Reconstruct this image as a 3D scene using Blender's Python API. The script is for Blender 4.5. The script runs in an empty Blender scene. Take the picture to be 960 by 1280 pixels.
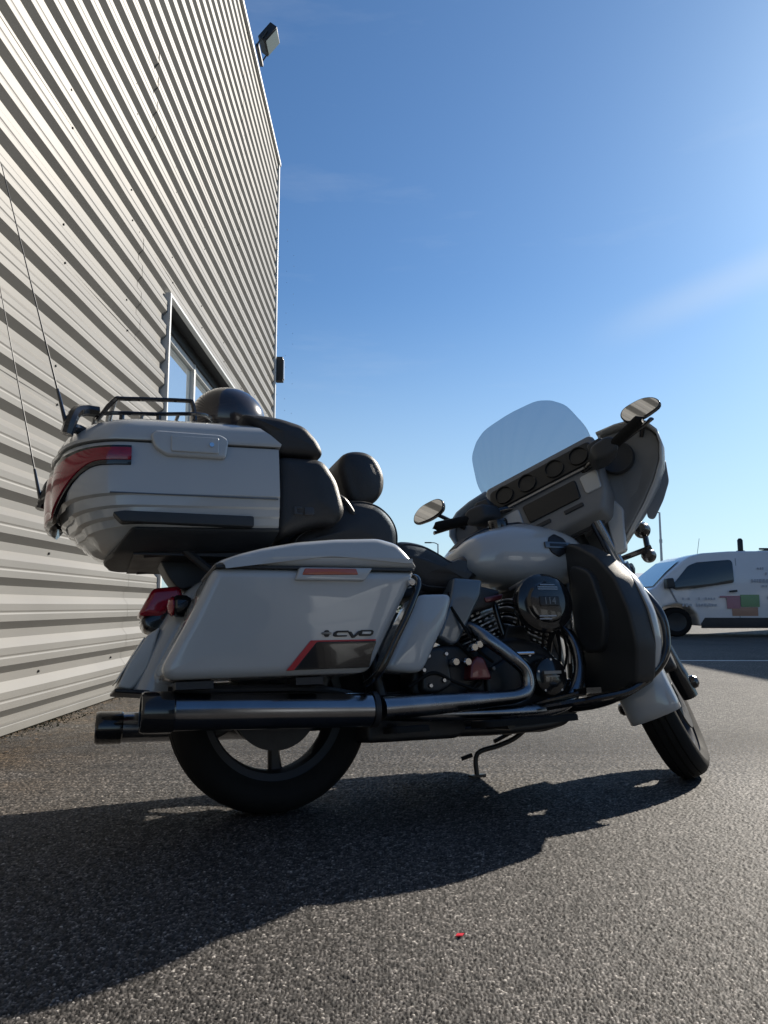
import bpy, bmesh, math, random
from math import sin, cos, tan, pi, radians, sqrt, atan2
from mathutils import Vector, Matrix
random.seed(7)
SC = bpy.context.scene
COL = SC.collection

# ------------------------------------------------------------------ camera
CAM_H, FOC, PITCH, YAW = 0.65, 930.0, radians(7.17), radians(-0.18)
cd = bpy.data.cameras.new("camera"); cam = bpy.data.objects.new("camera", cd); COL.objects.link(cam)
cd.sensor_fit = 'HORIZONTAL'; cd.sensor_width = 36.0; cd.lens = 36.0 * FOC / 960.0
cd.clip_start = 0.05; cd.clip_end = 3000
cam.location = (0, 0, CAM_H); cam.rotation_euler = (radians(90) + PITCH, 0, YAW)
SC.camera = cam

# ------------------------------------------------------------------ light
SUN_AZ, SUN_EL = radians(46.5), radians(30.5)          # azimuth measured from +Y towards +X
SC.view_settings.view_transform = 'Standard'; SC.view_settings.look = 'None'
SC.view_settings.exposure = 0.75; SC.view_settings.gamma = 1.0
wd = bpy.data.worlds.new("World"); SC.world = wd; wd.use_nodes = True
nt = wd.node_tree; nt.nodes.clear()
sky = nt.nodes.new('ShaderNodeTexSky'); sky.sky_type = 'NISHITA'; sky.sun_disc = False
sky.sun_elevation = SUN_EL; sky.sun_rotation = SUN_AZ
sky.air_density = 1.0; sky.dust_density = 0.55; sky.ozone_density = 3.2; sky.altitude = 50
bg = nt.nodes.new('ShaderNodeBackground'); bg.inputs['Strength'].default_value = 0.06
wo = nt.nodes.new('ShaderNodeOutputWorld')
tc = nt.nodes.new('ShaderNodeTexCoord')
mp_ = nt.nodes.new('ShaderNodeMapping'); mp_.inputs['Scale'].default_value = (1.6, 2.2, 9.0)
mp_.inputs['Rotation'].default_value = (0.1, 0.35, 0.2)
nz = nt.nodes.new('ShaderNodeTexNoise'); nz.inputs['Scale'].default_value = 1.7; nz.inputs['Detail'].default_value = 7; nz.inputs['Roughness'].default_value = .6
rp = nt.nodes.new('ShaderNodeValToRGB'); rp.color_ramp.elements[0].position = .56; rp.color_ramp.elements[1].position = .95
rp.color_ramp.elements[1].color = (.16, .16, .16, 1)
mx = nt.nodes.new('ShaderNodeMix'); mx.data_type = 'RGBA'; mx.inputs['B'].default_value = (8.0, 8.6, 9.2, 1)
L_ = nt.links.new
L_(tc.outputs['Generated'], mp_.inputs['Vector']); L_(mp_.outputs['Vector'], nz.inputs['Vector'])
L_(nz.outputs['Fac'], rp.inputs['Fac'])
# one thin streak of high cloud, low on the sunny side
def fvec(px, py):
    c, s_ = cos(PITCH), sin(PITCH); x, y, z = (px - 480) / FOC, 1, -(py - 640) / FOC
    return Vector((x, c * y - s_ * z, s_ * y + c * z)).normalized()
A_, B_ = fvec(780, 410), fvec(1080, 285)
dn = nt.nodes.new('ShaderNodeVectorMath'); dn.operation = 'DOT_PRODUCT'; dn.inputs[1].default_value = A_.cross(B_).normalized(); L_(tc.outputs['Generated'], dn.inputs[0])
da = nt.nodes.new('ShaderNodeVectorMath'); da.operation = 'DOT_PRODUCT'; da.inputs[1].default_value = (A_ * .1 + B_ * .9).normalized(); L_(tc.outputs['Generated'], da.inputs[0])
ab = nt.nodes.new('ShaderNodeMath'); ab.operation = 'ABSOLUTE'; L_(dn.outputs['Value'], ab.inputs[0])
m1 = nt.nodes.new('ShaderNodeMapRange'); m1.interpolation_type = 'SMOOTHSTEP'; m1.inputs['From Min'].default_value = 0; m1.inputs['From Max'].default_value = .034; m1.inputs['To Min'].default_value = 1; m1.inputs['To Max'].default_value = 0; L_(ab.outputs[0], m1.inputs['Value'])
m2 = nt.nodes.new('ShaderNodeMapRange'); m2.interpolation_type = 'SMOOTHSTEP'; m2.inputs['From Min'].default_value = .955; m2.inputs['From Max'].default_value = 1; m2.inputs['To Max'].default_value = .22; L_(da.outputs['Value'], m2.inputs['Value'])
m3 = nt.nodes.new('ShaderNodeMath'); m3.operation = 'MULTIPLY'; L_(m1.outputs['Result'], m3.inputs[0]); L_(m2.outputs['Result'], m3.inputs[1])
m4 = nt.nodes.new('ShaderNodeMath'); m4.operation = 'ADD'; m4.use_clamp = True; L_(rp.outputs['Color'], m4.inputs[0]); L_(m3.outputs[0], m4.inputs[1])
L_(m4.outputs[0], mx.inputs['Factor'])
tn = nt.nodes.new('ShaderNodeMix'); tn.data_type = 'RGBA'; tn.blend_type = 'MULTIPLY'; tn.inputs['Factor'].default_value = 1
tn.inputs['B'].default_value = (.74, 1.02, 1.22, 1)
L_(sky.outputs['Color'], tn.inputs['A'])
sx = nt.nodes.new('ShaderNodeSeparateXYZ'); L_(tc.outputs['Generated'], sx.inputs['Vector'])
hz = nt.nodes.new('ShaderNodeMapRange'); hz.interpolation_type = 'SMOOTHSTEP'; hz.inputs['From Min'].default_value = -.02; hz.inputs['From Max'].default_value = .42
hz.inputs['To Min'].default_value = .62; hz.inputs['To Max'].default_value = 0; L_(sx.outputs['Z'], hz.inputs['Value'])
hm_ = nt.nodes.new('ShaderNodeMix'); hm_.data_type = 'RGBA'; hm_.inputs['B'].default_value = (6.6, 8.2, 9.0, 1)
L_(hz.outputs['Result'], hm_.inputs['Factor']); L_(tn.outputs['Result'], hm_.inputs['A']); L_(hm_.outputs['Result'], mx.inputs['A']); L_(mx.outputs['Result'], bg.inputs['Color']); L_(bg.outputs['Background'], wo.inputs['Surface'])
sd = bpy.data.lights.new("sun", 'SUN'); sd.energy = 5.0; sd.angle = radians(0.53); sd.color = (1.0, .92, .80)
sun = bpy.data.objects.new("sun", sd); COL.objects.link(sun)
sv = Vector((sin(SUN_AZ) * cos(SUN_EL), cos(SUN_AZ) * cos(SUN_EL), sin(SUN_EL)))
sun.rotation_euler = sv.to_track_quat('Z', 'Y').to_euler(); sun.location = sv * 50

# ------------------------------------------------------------------ materials
def mat(name, col, rough=.5, metal=0., coat=0., bump=0., bscale=200., var=0., vscale=6., spec=.5, trans=0., ior=1.45, emit=None, alpha=1., coat_r=.03):
    m = bpy.data.materials.new(name); m.use_nodes = True
    n = m.node_tree; b = n.nodes['Principled BSDF']
    b.inputs['Base Color'].default_value = (*col, 1); b.inputs['Roughness'].default_value = rough
    b.inputs['Metallic'].default_value = metal; b.inputs['Coat Weight'].default_value = coat; b.inputs['Coat Roughness'].default_value = coat_r
    b.inputs['Specular IOR Level'].default_value = spec; b.inputs['Transmission Weight'].default_value = trans; b.inputs['IOR'].default_value = ior
    b.inputs['Alpha'].default_value = alpha
    t = n.nodes.new('ShaderNodeTexCoord')
    if var > 0:
        z = n.nodes.new('ShaderNodeTexNoise'); z.inputs['Scale'].default_value = vscale; z.inputs['Detail'].default_value = 8
        n.links.new(t.outputs['Object'], z.inputs['Vector'])
        r = n.nodes.new('ShaderNodeMapRange'); r.inputs['From Min'].default_value = .3; r.inputs['From Max'].default_value = .7
        r.inputs['To Min'].default_value = 1 - var; r.inputs['To Max'].default_value = 1 + var
        n.links.new(z.outputs['Fac'], r.inputs['Value'])
        h = n.nodes.new('ShaderNodeMix'); h.data_type = 'RGBA'; h.blend_type = 'MULTIPLY'; h.inputs['Factor'].default_value = 1
        h.inputs['A'].default_value = (*col, 1); n.links.new(r.outputs['Result'], h.inputs['B']); n.links.new(h.outputs['Result'], b.inputs['Base Color'])
        r2 = n.nodes.new('ShaderNodeMapRange'); r2.inputs['From Min'].default_value = .3; r2.inputs['From Max'].default_value = .7
        r2.inputs['To Min'].default_value = max(.02, rough - var * .3); r2.inputs['To Max'].default_value = min(1, rough + var * .3)
        n.links.new(z.outputs['Fac'], r2.inputs['Value']); n.links.new(r2.outputs['Result'], b.inputs['Roughness'])
    if bump > 0:
        z2 = n.nodes.new('ShaderNodeTexNoise'); z2.inputs['Scale'].default_value = bscale; z2.inputs['Detail'].default_value = 4
        n.links.new(t.outputs['Object'], z2.inputs['Vector'])
        bp = n.nodes.new('ShaderNodeBump'); bp.inputs['Strength'].default_value = bump; bp.inputs['Distance'].default_value = .003
        n.links.new(z2.outputs['Fac'], bp.inputs['Height']); n.links.new(bp.outputs['Normal'], b.inputs['Normal'])
    if emit:
        b.inputs['Emission Color'].default_value = (*emit[0], 1); b.inputs['Emission Strength'].default_value = emit[1]
    return m
M = {}
M['paint'] = mat('pearl_white_paint', (.39, .405, .415), .2, 0, .9, bump=.02, bscale=900, var=.03, vscale=3)
M['grey_paint'] = mat('slate_grey_paint', (.10, .12, .14), .3, .3, .8, var=.04)
M['black'] = mat('gloss_black', (.012, .012, .013), .18, 0, .6, var=.1, vscale=9)
M['satin'] = mat('satin_black', (.016, .016, .018), .42, 0, .0, var=.25, vscale=14, bump=.06, bscale=300)
M['plastic'] = mat('black_plastic', (.027, .030, .034), .5, bump=.15, bscale=700, var=.15)
M['leather'] = mat('black_leather', (.022, .021, .022), .46, bump=.35, bscale=420, var=.2, vscale=10)
M['rubber'] = mat('tyre_rubber', (.010, .010, .010), .8, spec=.2, bump=.25, bscale=180, var=.25, vscale=12)
M['pipe'] = mat('satin_pipe', (.22, .23, .25), .26, 1., 0, var=.25, vscale=9)
M['smoke'] = mat('dark_chrome', (.24, .25, .27), .2, 1., 0, var=.1, vscale=8)
M['chrome'] = mat('bright_chrome', (.75, .76, .78), .08, 1.)
M['steel'] = mat('brushed_steel', (.45, .45, .46), .3, 1., var=.15, vscale=20)
M['chrome2'] = mat('machined_aluminium', (.75, .74, .72), .4, .2)
M['disc'] = mat('dark_disc_steel', (.035, .035, .037), .45, .6, var=.2, vscale=30)
M['engine'] = mat('black_engine_cast', (.022, .023, .025), .45, .3, bump=.2, bscale=250, var=.3, vscale=15)
M['fin'] = mat('machined_fin_edge', (.50, .50, .50), .4, .35, var=.15, vscale=40)
M['red'] = mat('red_lens', (.33, .006, .025), .12, 0, .8, trans=.25, var=.15, vscale=20)
M['redline'] = mat('red_trim', (.42, .02, .03), .35)
M['amber'] = mat('amber_lens', (.50, .12, .07), .15, 0, .6, trans=.2)
M['maroon'] = mat('maroon_cover', (.12, .02, .025), .3, .3, .5)
def tint_mat(name, col, gl):
    m = bpy.data.materials.new(name); m.use_nodes = True; n = m.node_tree; n.nodes.clear(); o = n.nodes.new('ShaderNodeOutputMaterial')
    t = n.nodes.new('ShaderNodeBsdfTransparent'); t.inputs['Color'].default_value = (*col, 1)
    g = n.nodes.new('ShaderNodeBsdfGlossy'); g.inputs['Roughness'].default_value = .04; g.inputs['Color'].default_value = (.9, .9, .9, 1)
    lw = n.nodes.new('ShaderNodeLayerWeight'); lw.inputs['Blend'].default_value = .12
    mr = n.nodes.new('ShaderNodeMath'); mr.operation = 'MULTIPLY_ADD'; mr.inputs[1].default_value = gl; mr.inputs[2].default_value = .02
    x = n.nodes.new('ShaderNodeMixShader'); k = n.links.new
    k(lw.outputs['Fresnel'], mr.inputs[0]); k(mr.outputs[0], x.inputs['Fac']); k(t.outputs[0], x.inputs[1]); k(g.outputs[0], x.inputs[2]); k(x.outputs[0], o.inputs['Surface'])
    return m
M['glass'] = tint_mat('smoked_screen', (.60, .64, .68), .5)
M['liner'] = mat('fairing_liner_grey', (.17, .175, .18), .5, bump=.1, bscale=500, var=.1)
M['mirror'] = mat('mirror_glass', (.86, .86, .86), .02, 1.)
M['dial'] = mat('gauge_face', (.01, .011, .012), .38, 0, .15)
M['plate'] = mat('number_plate', (.55, .55, .53), .45, 0, .2, var=.1)
M['helmet'] = mat('helmet_shell', (.035, .028, .028), .2, .2, .9, var=.1)
M['lens'] = mat('lamp_glass', (.6, .6, .6), .08, .3, .5)
M['badge'] = mat('badge_black', (.015, .015, .017), .35)
M['badge_lt'] = mat('badge_grey', (.16, .17, .18), .3, .8)
M['ghost'] = mat('dark_lettering', (.045, .046, .05), .3, .2)
# building
M['clad'] = mat('cladding_enamel', (.178, .172, .160), .50, 0., .0, spec=.34, bump=.03, bscale=6, var=.06, vscale=1.3)
M['flash'] = mat('cladding_flashing', (.17, .165, .152), .5, 0, var=.08, vscale=3)
M['alu'] = mat('white_aluminium', (.62, .62, .60), .35, .1)
M['pane'] = mat('reflective_glazing', (.55, .62, .66), .02, .85, bump=.01, bscale=1.2)
M['void'] = mat('shade_and_frame_black', (.012, .013, .015), .6)  # near-black carrying the soffit's shade; the head frame and backing share it
M['screw'] = mat('screw_head', (.03, .03, .03), .5)
M['dark'] = mat('dark_fixture', (.025, .027, .03), .45, .2, var=.2)
M['fixglass'] = mat('fixture_glass', (.10, .11, .12), .12, .2, .5)
# van and far things
M['vanwhite'] = mat('van_paint', (.66, .67, .69), .3, 0, .6, var=.04, vscale=2)
M['vanglass'] = mat('van_glass', (.05, .06, .065), .06, .3, .6)
M['vanws'] = mat('van_windscreen', (.22, .34, .38), .04, .6, .5)
M['green'] = mat('print_green', (.20, .34, .18), .4); M['pink'] = mat('print_pink', (.40, .20, .24), .4); M['orange'] = mat('print_orange', (.40, .24, .17), .4)
M['print'] = mat('print_grey', (.42, .44, .48), .5)
M['seam'] = mat('seam_grey', (.25, .26, .28), .5)
M['galv'] = mat('galvanised_steel', (.42, .43, .44), .45, .6, var=.1)
M['line'] = mat('road_marking', (.60, .59, .56), .6, var=.25, vscale=7, bump=.3, bscale=150)
M['litter'] = mat('red_litter', (.65, .03, .05), .5)
M['render'] = mat('pale_render', (.42, .41, .39), .8, var=.1, vscale=.6)
M['leaf'] = mat('dead_leaf', (.10, .065, .035), .8, var=.4, vscale=30)
M['moss'] = mat('moss', (.045, .055, .02), .9, var=.4, vscale=20)
M['foliage'] = mat('far_foliage', (.05, .075, .035), .8, var=.4, vscale=.8)
M['grass'] = mat('rough_grass', (.05, .07, .025), .9, var=.4, vscale=1.5, bump=.5, bscale=8)
M['timber'] = mat('dark_timber', (.035, .03, .026), .7, var=.3, vscale=3)
M['bark'] = mat('bark', (.09, .075, .06), .85, var=.3)

def dust(n, t, colour):
    # brown grit and dry moss that collects along the foot of the warehouse wall
    lk = n.links.new
    sp = n.nodes.new('ShaderNodeSeparateXYZ'); lk(t.outputs['Object'], sp.inputs['Vector'])
    z = n.nodes.new('ShaderNodeTexNoise'); z.inputs['Scale'].default_value = 2.6; z.inputs['Detail'].default_value = 8; z.inputs['Roughness'].default_value = .7; lk(t.outputs['Object'], z.inputs['Vector'])
    a = n.nodes.new('ShaderNodeMapRange'); a.interpolation_type = 'SMOOTHSTEP'; a.inputs['From Min'].default_value = -1.95; a.inputs['From Max'].default_value = -.7; a.inputs['To Min'].default_value = .95; a.inputs['To Max'].default_value = 0; lk(sp.outputs['X'], a.inputs['Value'])
    b = n.nodes.new('ShaderNodeMapRange'); b.inputs['From Min'].default_value = .35; b.inputs['From Max'].default_value = .6; lk(z.outputs['Fac'], b.inputs['Value'])
    m = n.nodes.new('ShaderNodeMath'); m.operation = 'MULTIPLY'; lk(a.outputs['Result'], m.inputs[0]); lk(b.outputs['Result'], m.inputs[1])
    x = n.nodes.new('ShaderNodeMix'); x.data_type = 'RGBA'; x.blend_type = 'MULTIPLY'; x.inputs['B'].default_value = (1.05, .80, .52, 1); lk(m.outputs[0], x.inputs['Factor']); lk(colour, x.inputs['A'])
    # a few old oil drips and darker scuffs
    v = n.nodes.new('ShaderNodeTexNoise'); v.inputs['Scale'].default_value = 3.3; v.inputs['Detail'].default_value = 3; lk(t.outputs['Object'], v.inputs['Vector'])
    c = n.nodes.new('ShaderNodeMapRange'); c.inputs['From Min'].default_value = .64; c.inputs['From Max'].default_value = .72; c.inputs['To Max'].default_value = .55; lk(v.outputs['Fac'], c.inputs['Value'])
    y = n.nodes.new('ShaderNodeMix'); y.data_type = 'RGBA'; y.blend_type = 'MULTIPLY'; y.inputs['B'].default_value = (.35, .35, .36, 1); lk(c.outputs['Result'], y.inputs['Factor']); lk(x.outputs['Result'], y.inputs['A'])
    return y.outputs['Result']
def asphalt_mat():
    m = bpy.data.materials.new('asphalt'); m.use_nodes = True; n = m.node_tree; b = n.nodes['Principled BSDF']; lk = n.links.new
    t = n.nodes.new('ShaderNodeTexCoord')
    v = n.nodes.new('ShaderNodeTexVoronoi'); v.inputs['Scale'].default_value = 105; v.inputs['Randomness'].default_value = 1
    v2 = n.nodes.new('ShaderNodeTexVoronoi'); v2.inputs['Scale'].default_value = 260
    z = n.nodes.new('ShaderNodeTexNoise'); z.inputs['Scale'].default_value = .9; z.inputs['Detail'].default_value = 9; z.inputs['Roughness'].default_value = .65
    z3 = n.nodes.new('ShaderNodeTexNoise'); z3.inputs['Scale'].default_value = 28; z3.inputs['Detail'].default_value = 5
    for x in (v, v2, z, z3): lk(t.outputs['Object'], x.inputs['Vector'])
    sep = n.nodes.new('ShaderNodeSeparateColor'); lk(v.outputs['Color'], sep.inputs['Color'])
    cr = n.nodes.new('ShaderNodeValToRGB'); e = cr.color_ramp.elements
    e[0].position = 0; e[0].color = (.034, .032, .030, 1); e[1].position = 1; e[1].color = (.23, .215, .19, 1)
    k = e.new(.45); k.color = (.062, .058, .053, 1); k = e.new(.8); k.color = (.105, .098, .088, 1)
    lk(sep.outputs['Red'], cr.inputs['Fac'])
    mr = n.nodes.new('ShaderNodeMapRange'); mr.inputs['From Min'].default_value = .3; mr.inputs['From Max'].default_value = .7; mr.inputs['To Min'].default_value = .72; mr.inputs['To Max'].default_value = 1.25
    lk(z.outputs['Fac'], mr.inputs['Value'])
    mr2 = n.nodes.new('ShaderNodeMapRange'); mr2.inputs['From Min'].default_value = .3; mr2.inputs['From Max'].default_value = .7; mr2.inputs['To Min'].default_value = .8; mr2.inputs['To Max'].default_value = 1.2
    lk(z3.outputs['Fac'], mr2.inputs['Value'])
    mu0 = n.nodes.new('ShaderNodeMath'); mu0.operation = 'MULTIPLY'; lk(mr.outputs['Result'], mu0.inputs[0]); lk(mr2.outputs['Result'], mu0.inputs[1])
    mu = n.nodes.new('ShaderNodeMix'); mu.data_type = 'RGBA'; mu.blend_type = 'MULTIPLY'; mu.inputs['Factor'].default_value = 1
    dz = dust(n, t, cr.outputs['Color']); lk(dz, mu.inputs['A']); lk(mu0.outputs['Value'], mu.inputs['B']); lk(mu.outputs['Result'], b.inputs['Base Color'])
    # each stone has its own height; rounded tops, deep joints
    a = n.nodes.new('ShaderNodeMath'); a.operation = 'MULTIPLY_ADD'; lk(v.outputs['Distance'], a.inputs[0]); a.inputs[1].default_value = -1.0
    lk(sep.outputs['Green'], a.inputs[2])
    a2 = n.nodes.new('ShaderNodeMath'); a2.operation = 'MULTIPLY_ADD'; lk(v2.outputs['Distance'], a2.inputs[0]); a2.inputs[1].default_value = -.5; lk(a.outputs[0], a2.inputs[2])
    bp = n.nodes.new('ShaderNodeBump'); bp.inputs['Strength'].default_value = .9; bp.inputs['Distance'].default_value = .0045
    lk(a2.outputs[0], bp.inputs['Height']); lk(bp.outputs['Normal'], b.inputs['Normal'])
    b.inputs['Roughness'].default_value = .75; b.inputs['Specular IOR Level'].default_value = .28
    return m
M['asphalt'] = asphalt_mat()
def asphalt_near_mat():
    m = bpy.data.materials.new('asphalt_chippings'); m.use_nodes = True; n = m.node_tree; b = n.nodes['Principled BSDF']; lk = n.links.new
    a = n.nodes.new('ShaderNodeAttribute'); a.attribute_name = 'stone'
    cr = n.nodes.new('ShaderNodeValToRGB'); e = cr.color_ramp.elements
    e[0].position = 0; e[0].color = (.013, .0125, .012, 1); e[1].position = 1; e[1].color = (.50, .465, .42, 1)
    for p, c in ((.25, .039), (.6, .088), (.86, .185)): k = e.new(p); k.color = (c * 1.06, c * .97, c * .90, 1)
    lk(a.outputs['Fac'], cr.inputs['Fac'])
    t = n.nodes.new('ShaderNodeTexCoord'); z = n.nodes.new('ShaderNodeTexNoise'); z.inputs['Scale'].default_value = .9; z.inputs['Detail'].default_value = 9; z.inputs['Roughness'].default_value = .65
    lk(t.outputs['Object'], z.inputs['Vector'])
    mr = n.nodes.new('ShaderNodeMapRange'); mr.inputs['From Min'].default_value = .3; mr.inputs['From Max'].default_value = .7; mr.inputs['To Min'].default_value = .72; mr.inputs['To Max'].default_value = 1.25
    lk(z.outputs['Fac'], mr.inputs['Value'])
    mu = n.nodes.new('ShaderNodeMix'); mu.data_type = 'RGBA'; mu.blend_type = 'MULTIPLY'; mu.inputs['Factor'].default_value = 1
    dz = dust(n, t, cr.outputs['Color']); lk(dz, mu.inputs['A']); lk(mr.outputs['Result'], mu.inputs['B']); lk(mu.outputs['Result'], b.inputs['Base Color'])
    z2 = n.nodes.new('ShaderNodeTexNoise'); z2.inputs['Scale'].default_value = 420; z2.inputs['Detail'].default_value = 3; lk(t.outputs['Object'], z2.inputs['Vector'])
    bp = n.nodes.new('ShaderNodeBump'); bp.inputs['Strength'].default_value = .5; bp.inputs['Distance'].default_value = .0015
    lk(z2.outputs['Fac'], bp.inputs['Height']); lk(bp.outputs['Normal'], b.inputs['Normal'])
    b.inputs['Roughness'].default_value = .7; b.inputs['Specular IOR Level'].default_value = .3
    w = n.nodes.new('ShaderNodeAttribute'); w.attribute_name = 'worn_edge'; lk(w.outputs['Fac'], b.inputs['Alpha'])
    return m
M['asphalt_near'] = asphalt_near_mat()

# ------------------------------------------------------------------ mesh helpers
def sgn_area(p): return .5 * sum(p[i][0] * p[(i + 1) % len(p)][1] - p[(i + 1) % len(p)][0] * p[i][1] for i in range(len(p)))
def ccw(p): return list(p) if sgn_area(p) > 0 else list(p)[::-1]
def inset(p, d):
    n = len(p); out = []
    for i in range(n):
        a, b, c = Vector(p[i - 1]), Vector(p[i]), Vector(p[(i + 1) % n])
        e1, e2 = (b - a).normalized(), (c - b).normalized()
        n1, n2 = Vector((-e1.y, e1.x)), Vector((-e2.y, e2.x))
        m = n1 + n2; k = max(.35, 1 + n1.dot(n2)); out.append(tuple(b + m * (d / k)))
    return out
def rpoly(p, rad, n=4):
    N = len(p); out = []
    for i in range(N):
        a, b, c = Vector(p[i - 1]), Vector(p[i]), Vector(p[(i + 1) % N])
        r = rad[i] if isinstance(rad, (list, tuple)) else rad
        t1 = min(r, .46 * (a - b).length); t2 = min(r, .46 * (c - b).length)
        s = b + (a - b).normalized() * t1; e = b + (c - b).normalized() * t2
        for k in range(n + 1):
            t = k / n; q = s * (1 - t) ** 2 + b * (2 * t * (1 - t)) + e * t * t; out.append((q.x, q.y))
    return out
def cat(pts, seg=6, closed=False):
    P = [Vector(p) for p in pts]; n = len(P)
    if n < 3: return P
    out = []
    rng = range(n) if closed else range(n - 1)
    for i in rng:
        if closed: p0, p1, p2, p3 = P[i - 1], P[i], P[(i + 1) % n], P[(i + 2) % n]
        else: p0, p1, p2, p3 = P[max(i - 1, 0)], P[i], P[i + 1], P[min(i + 2, n - 1)]
        for k in range(seg):
            t = k / seg
            out.append(.5 * ((2 * p1) + (p2 - p0) * t + (2 * p0 - 5 * p1 + 4 * p2 - p3) * t * t + (3 * p1 - p0 - 3 * p2 + p3) * t ** 3))
    if not closed: out.append(P[-1])
    return out
class MB:
    def __init__(s): s.v = []; s.f = []
    def add(s, v, f):
        o = len(s.v); s.v += [tuple(x) for x in v]; s.f += [tuple(i + o for i in q) for q in f]; return s
    def xf(s, fn): s.v = [tuple(fn(Vector(p))) for p in s.v]; return s
    def box(s, c, d, R=None):
        v = []
        for x in (-.5, .5):
            for y in (-.5, .5):
                for z in (-.5, .5):
                    p = Vector((x * d[0], y * d[1], z * d[2])); p = R @ p if R else p; v.append(p + Vector(c))
        return s.add(v, [(0, 1, 3, 2), (4, 6, 7, 5), (0, 4, 5, 1), (2, 3, 7, 6), (0, 2, 6, 4), (1, 5, 7, 3)])
    def loft(s, rings, cap=True, closed=True, cap0=True):
        n = len(rings[0]); v = [p for r in rings for p in r]; f = []
        for i in range(len(rings) - 1):
            for j in range(n if closed else n - 1):
                k = (j + 1) % n; f.append((i * n + j, i * n + k, (i + 1) * n + k, (i + 1) * n + j))
        if cap:
            if cap0: f.append(tuple(range(n))[::-1])
            f.append(tuple(range((len(rings) - 1) * n, len(rings) * n)))
        return s.add(v, f)
    def tube(s, path, r, n=10, smooth=6, closed=False, caps=True, flat=None):
        P = cat(path, smooth, closed) if smooth else [Vector(p) for p in path]
        N = len(P); R = r if isinstance(r, (list, tuple)) else None
        up = None; rings = []
        for i, p in enumerate(P):
            t = (P[(i + 1) % N] - P[i - 1]) if closed else (P[min(i + 1, N - 1)] - P[max(i - 1, 0)])
            t.normalize()
            if up is None:
                up = Vector((0, 0, 1)) if abs(t.z) < .9 else Vector((1, 0, 0))
            up = (up - t * up.dot(t)).normalized(); sd_ = t.cross(up)
            if R:
                q = i / (N - 1) * (len(R) - 1); k = min(int(q), len(R) - 2); rr = R[k] * (1 - q + k) + R[k + 1] * (q - k)
            else: rr = r
            fl = flat or (1, 1)
            rings.append([p + up * (rr * fl[0] * cos(2 * pi * j / n)) + sd_ * (rr * fl[1] * sin(2 * pi * j / n)) for j in range(n)])
        if closed: rings.append(rings[0]); return s.loft(rings, cap=False)
        return s.loft(rings, cap=caps)
    def lathe(s, prof, c=(0, 0, 0), ax=(0, 1, 0), n=32, a0=0, a1=2 * pi, closed_prof=False):
        ax = Vector(ax).normalized(); u = Vector((1, 0, 0)) if abs(ax.x) < .9 else Vector((0, 0, 1)); u = (u - ax * u.dot(ax)).normalized(); w = ax.cross(u)
        full = abs(a1 - a0) > 6.28; m = n if full else n + 1; rings = []
        for i in range(m):
            a = a0 + (a1 - a0) * i / n; d = u * cos(a) + w * sin(a)
            rings.append([Vector(c) + d * r + ax * h for r, h in prof])
        k = len(prof); v = [p for r in rings for p in r]; f = []
        for i in range(n):
            i2 = (i + 1) % m
            for j in range(k if closed_prof else k - 1):
                j2 = (j + 1) % k; f.append((i * k + j, i * k + j2, i2 * k + j2, i2 * k + j))
        return s.add(v, f)
    def pillow(s, poly, rad, w0, w1, r, mp, bulge=0., n=4, steps=4, br=0.):
        poly = ccw(poly) if not isinstance(rad, (list, tuple)) else poly
        def rg(d, w):
            rr = [max(x - d * .6, .001) for x in rad] if isinstance(rad, (list, tuple)) else max(rad - d * .6, .001)
            return [(u, v_, w) for u, v_ in rpoly(inset(poly, d) if d else poly, rr, n)]
        R = []
        if br:
            for k in range(steps, 0, -1):
                a = pi / 2 * k / steps; R.append(rg(br * (1 - cos(a)), w0 + br - br * sin(a)))
        R.append(rg(0, w0 + br)); 
        if w1 - r > w0 + br + 1e-5: R.append(rg(0, w1 - r))
        for k in range(1, steps + 1):
            a = pi / 2 * k / steps; R.append(rg(r * (1 - cos(a)), w1 - r + r * sin(a)))
        if bulge:
            L = R[-1]; cx = sum(p[0] for p in L) / len(L); cy = sum(p[1] for p in L) / len(L)
            for q in (.8, .55, .28): R.append([(cx + (p[0] - cx) * q, cy + (p[1] - cy) * q, w1 + bulge * (1 - q * q)) for p in L])
            G = [[mp(*p) for p in g] for g in R]; m = len(G[0]); v = [p for g in G for p in g]; f = [tuple(range(m))[::-1]]
            for i in range(len(G) - 1): f += [(i * m + j, i * m + (j + 1) % m, (i + 1) * m + (j + 1) % m, (i + 1) * m + j) for j in range(m)]
            v.append(mp(cx, cy, w1 + bulge)); c = len(v) - 1; o = (len(G) - 1) * m
            f += [(o + j, o + (j + 1) % m, c) for j in range(m)]
            return s.add(v, f)
        return s.loft([[mp(*p) for p in g] for g in R])
    def build(s, name, m, parent=None, ang=38, bevel=0., sub=0, solid=0.):
        me = bpy.data.meshes.new(name); me.from_pydata([tuple(x) for x in s.v], [], s.f); me.validate()
        bm = bmesh.new(); bm.from_mesh(me); bmesh.ops.recalc_face_normals(bm, faces=bm.faces); bm.to_mesh(me); bm.free()
        ms = m if isinstance(m, (list, tuple)) else [m]
        for x in ms: me.materials.append(x)
        me.polygons.foreach_set('use_smooth', [ang != 0] * len(me.polygons))
        if ang: me.set_sharp_from_angle(angle=radians(ang))
        o = bpy.data.objects.new(name, me); COL.objects.link(o)
        if parent: o.parent = parent
        if solid:
            q = o.modifiers.new('thickness', 'SOLIDIFY'); q.thickness = solid; q.offset = 0
        if sub:
            q = o.modifiers.new('smooth', 'SUBSURF'); q.levels = sub; q.render_levels = sub
        if bevel:
            q = o.modifiers.new('edge', 'BEVEL'); q.width = bevel; q.segments = 2; q.limit_method = 'ANGLE'; q.angle_limit = radians(40)
        return o
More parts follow.
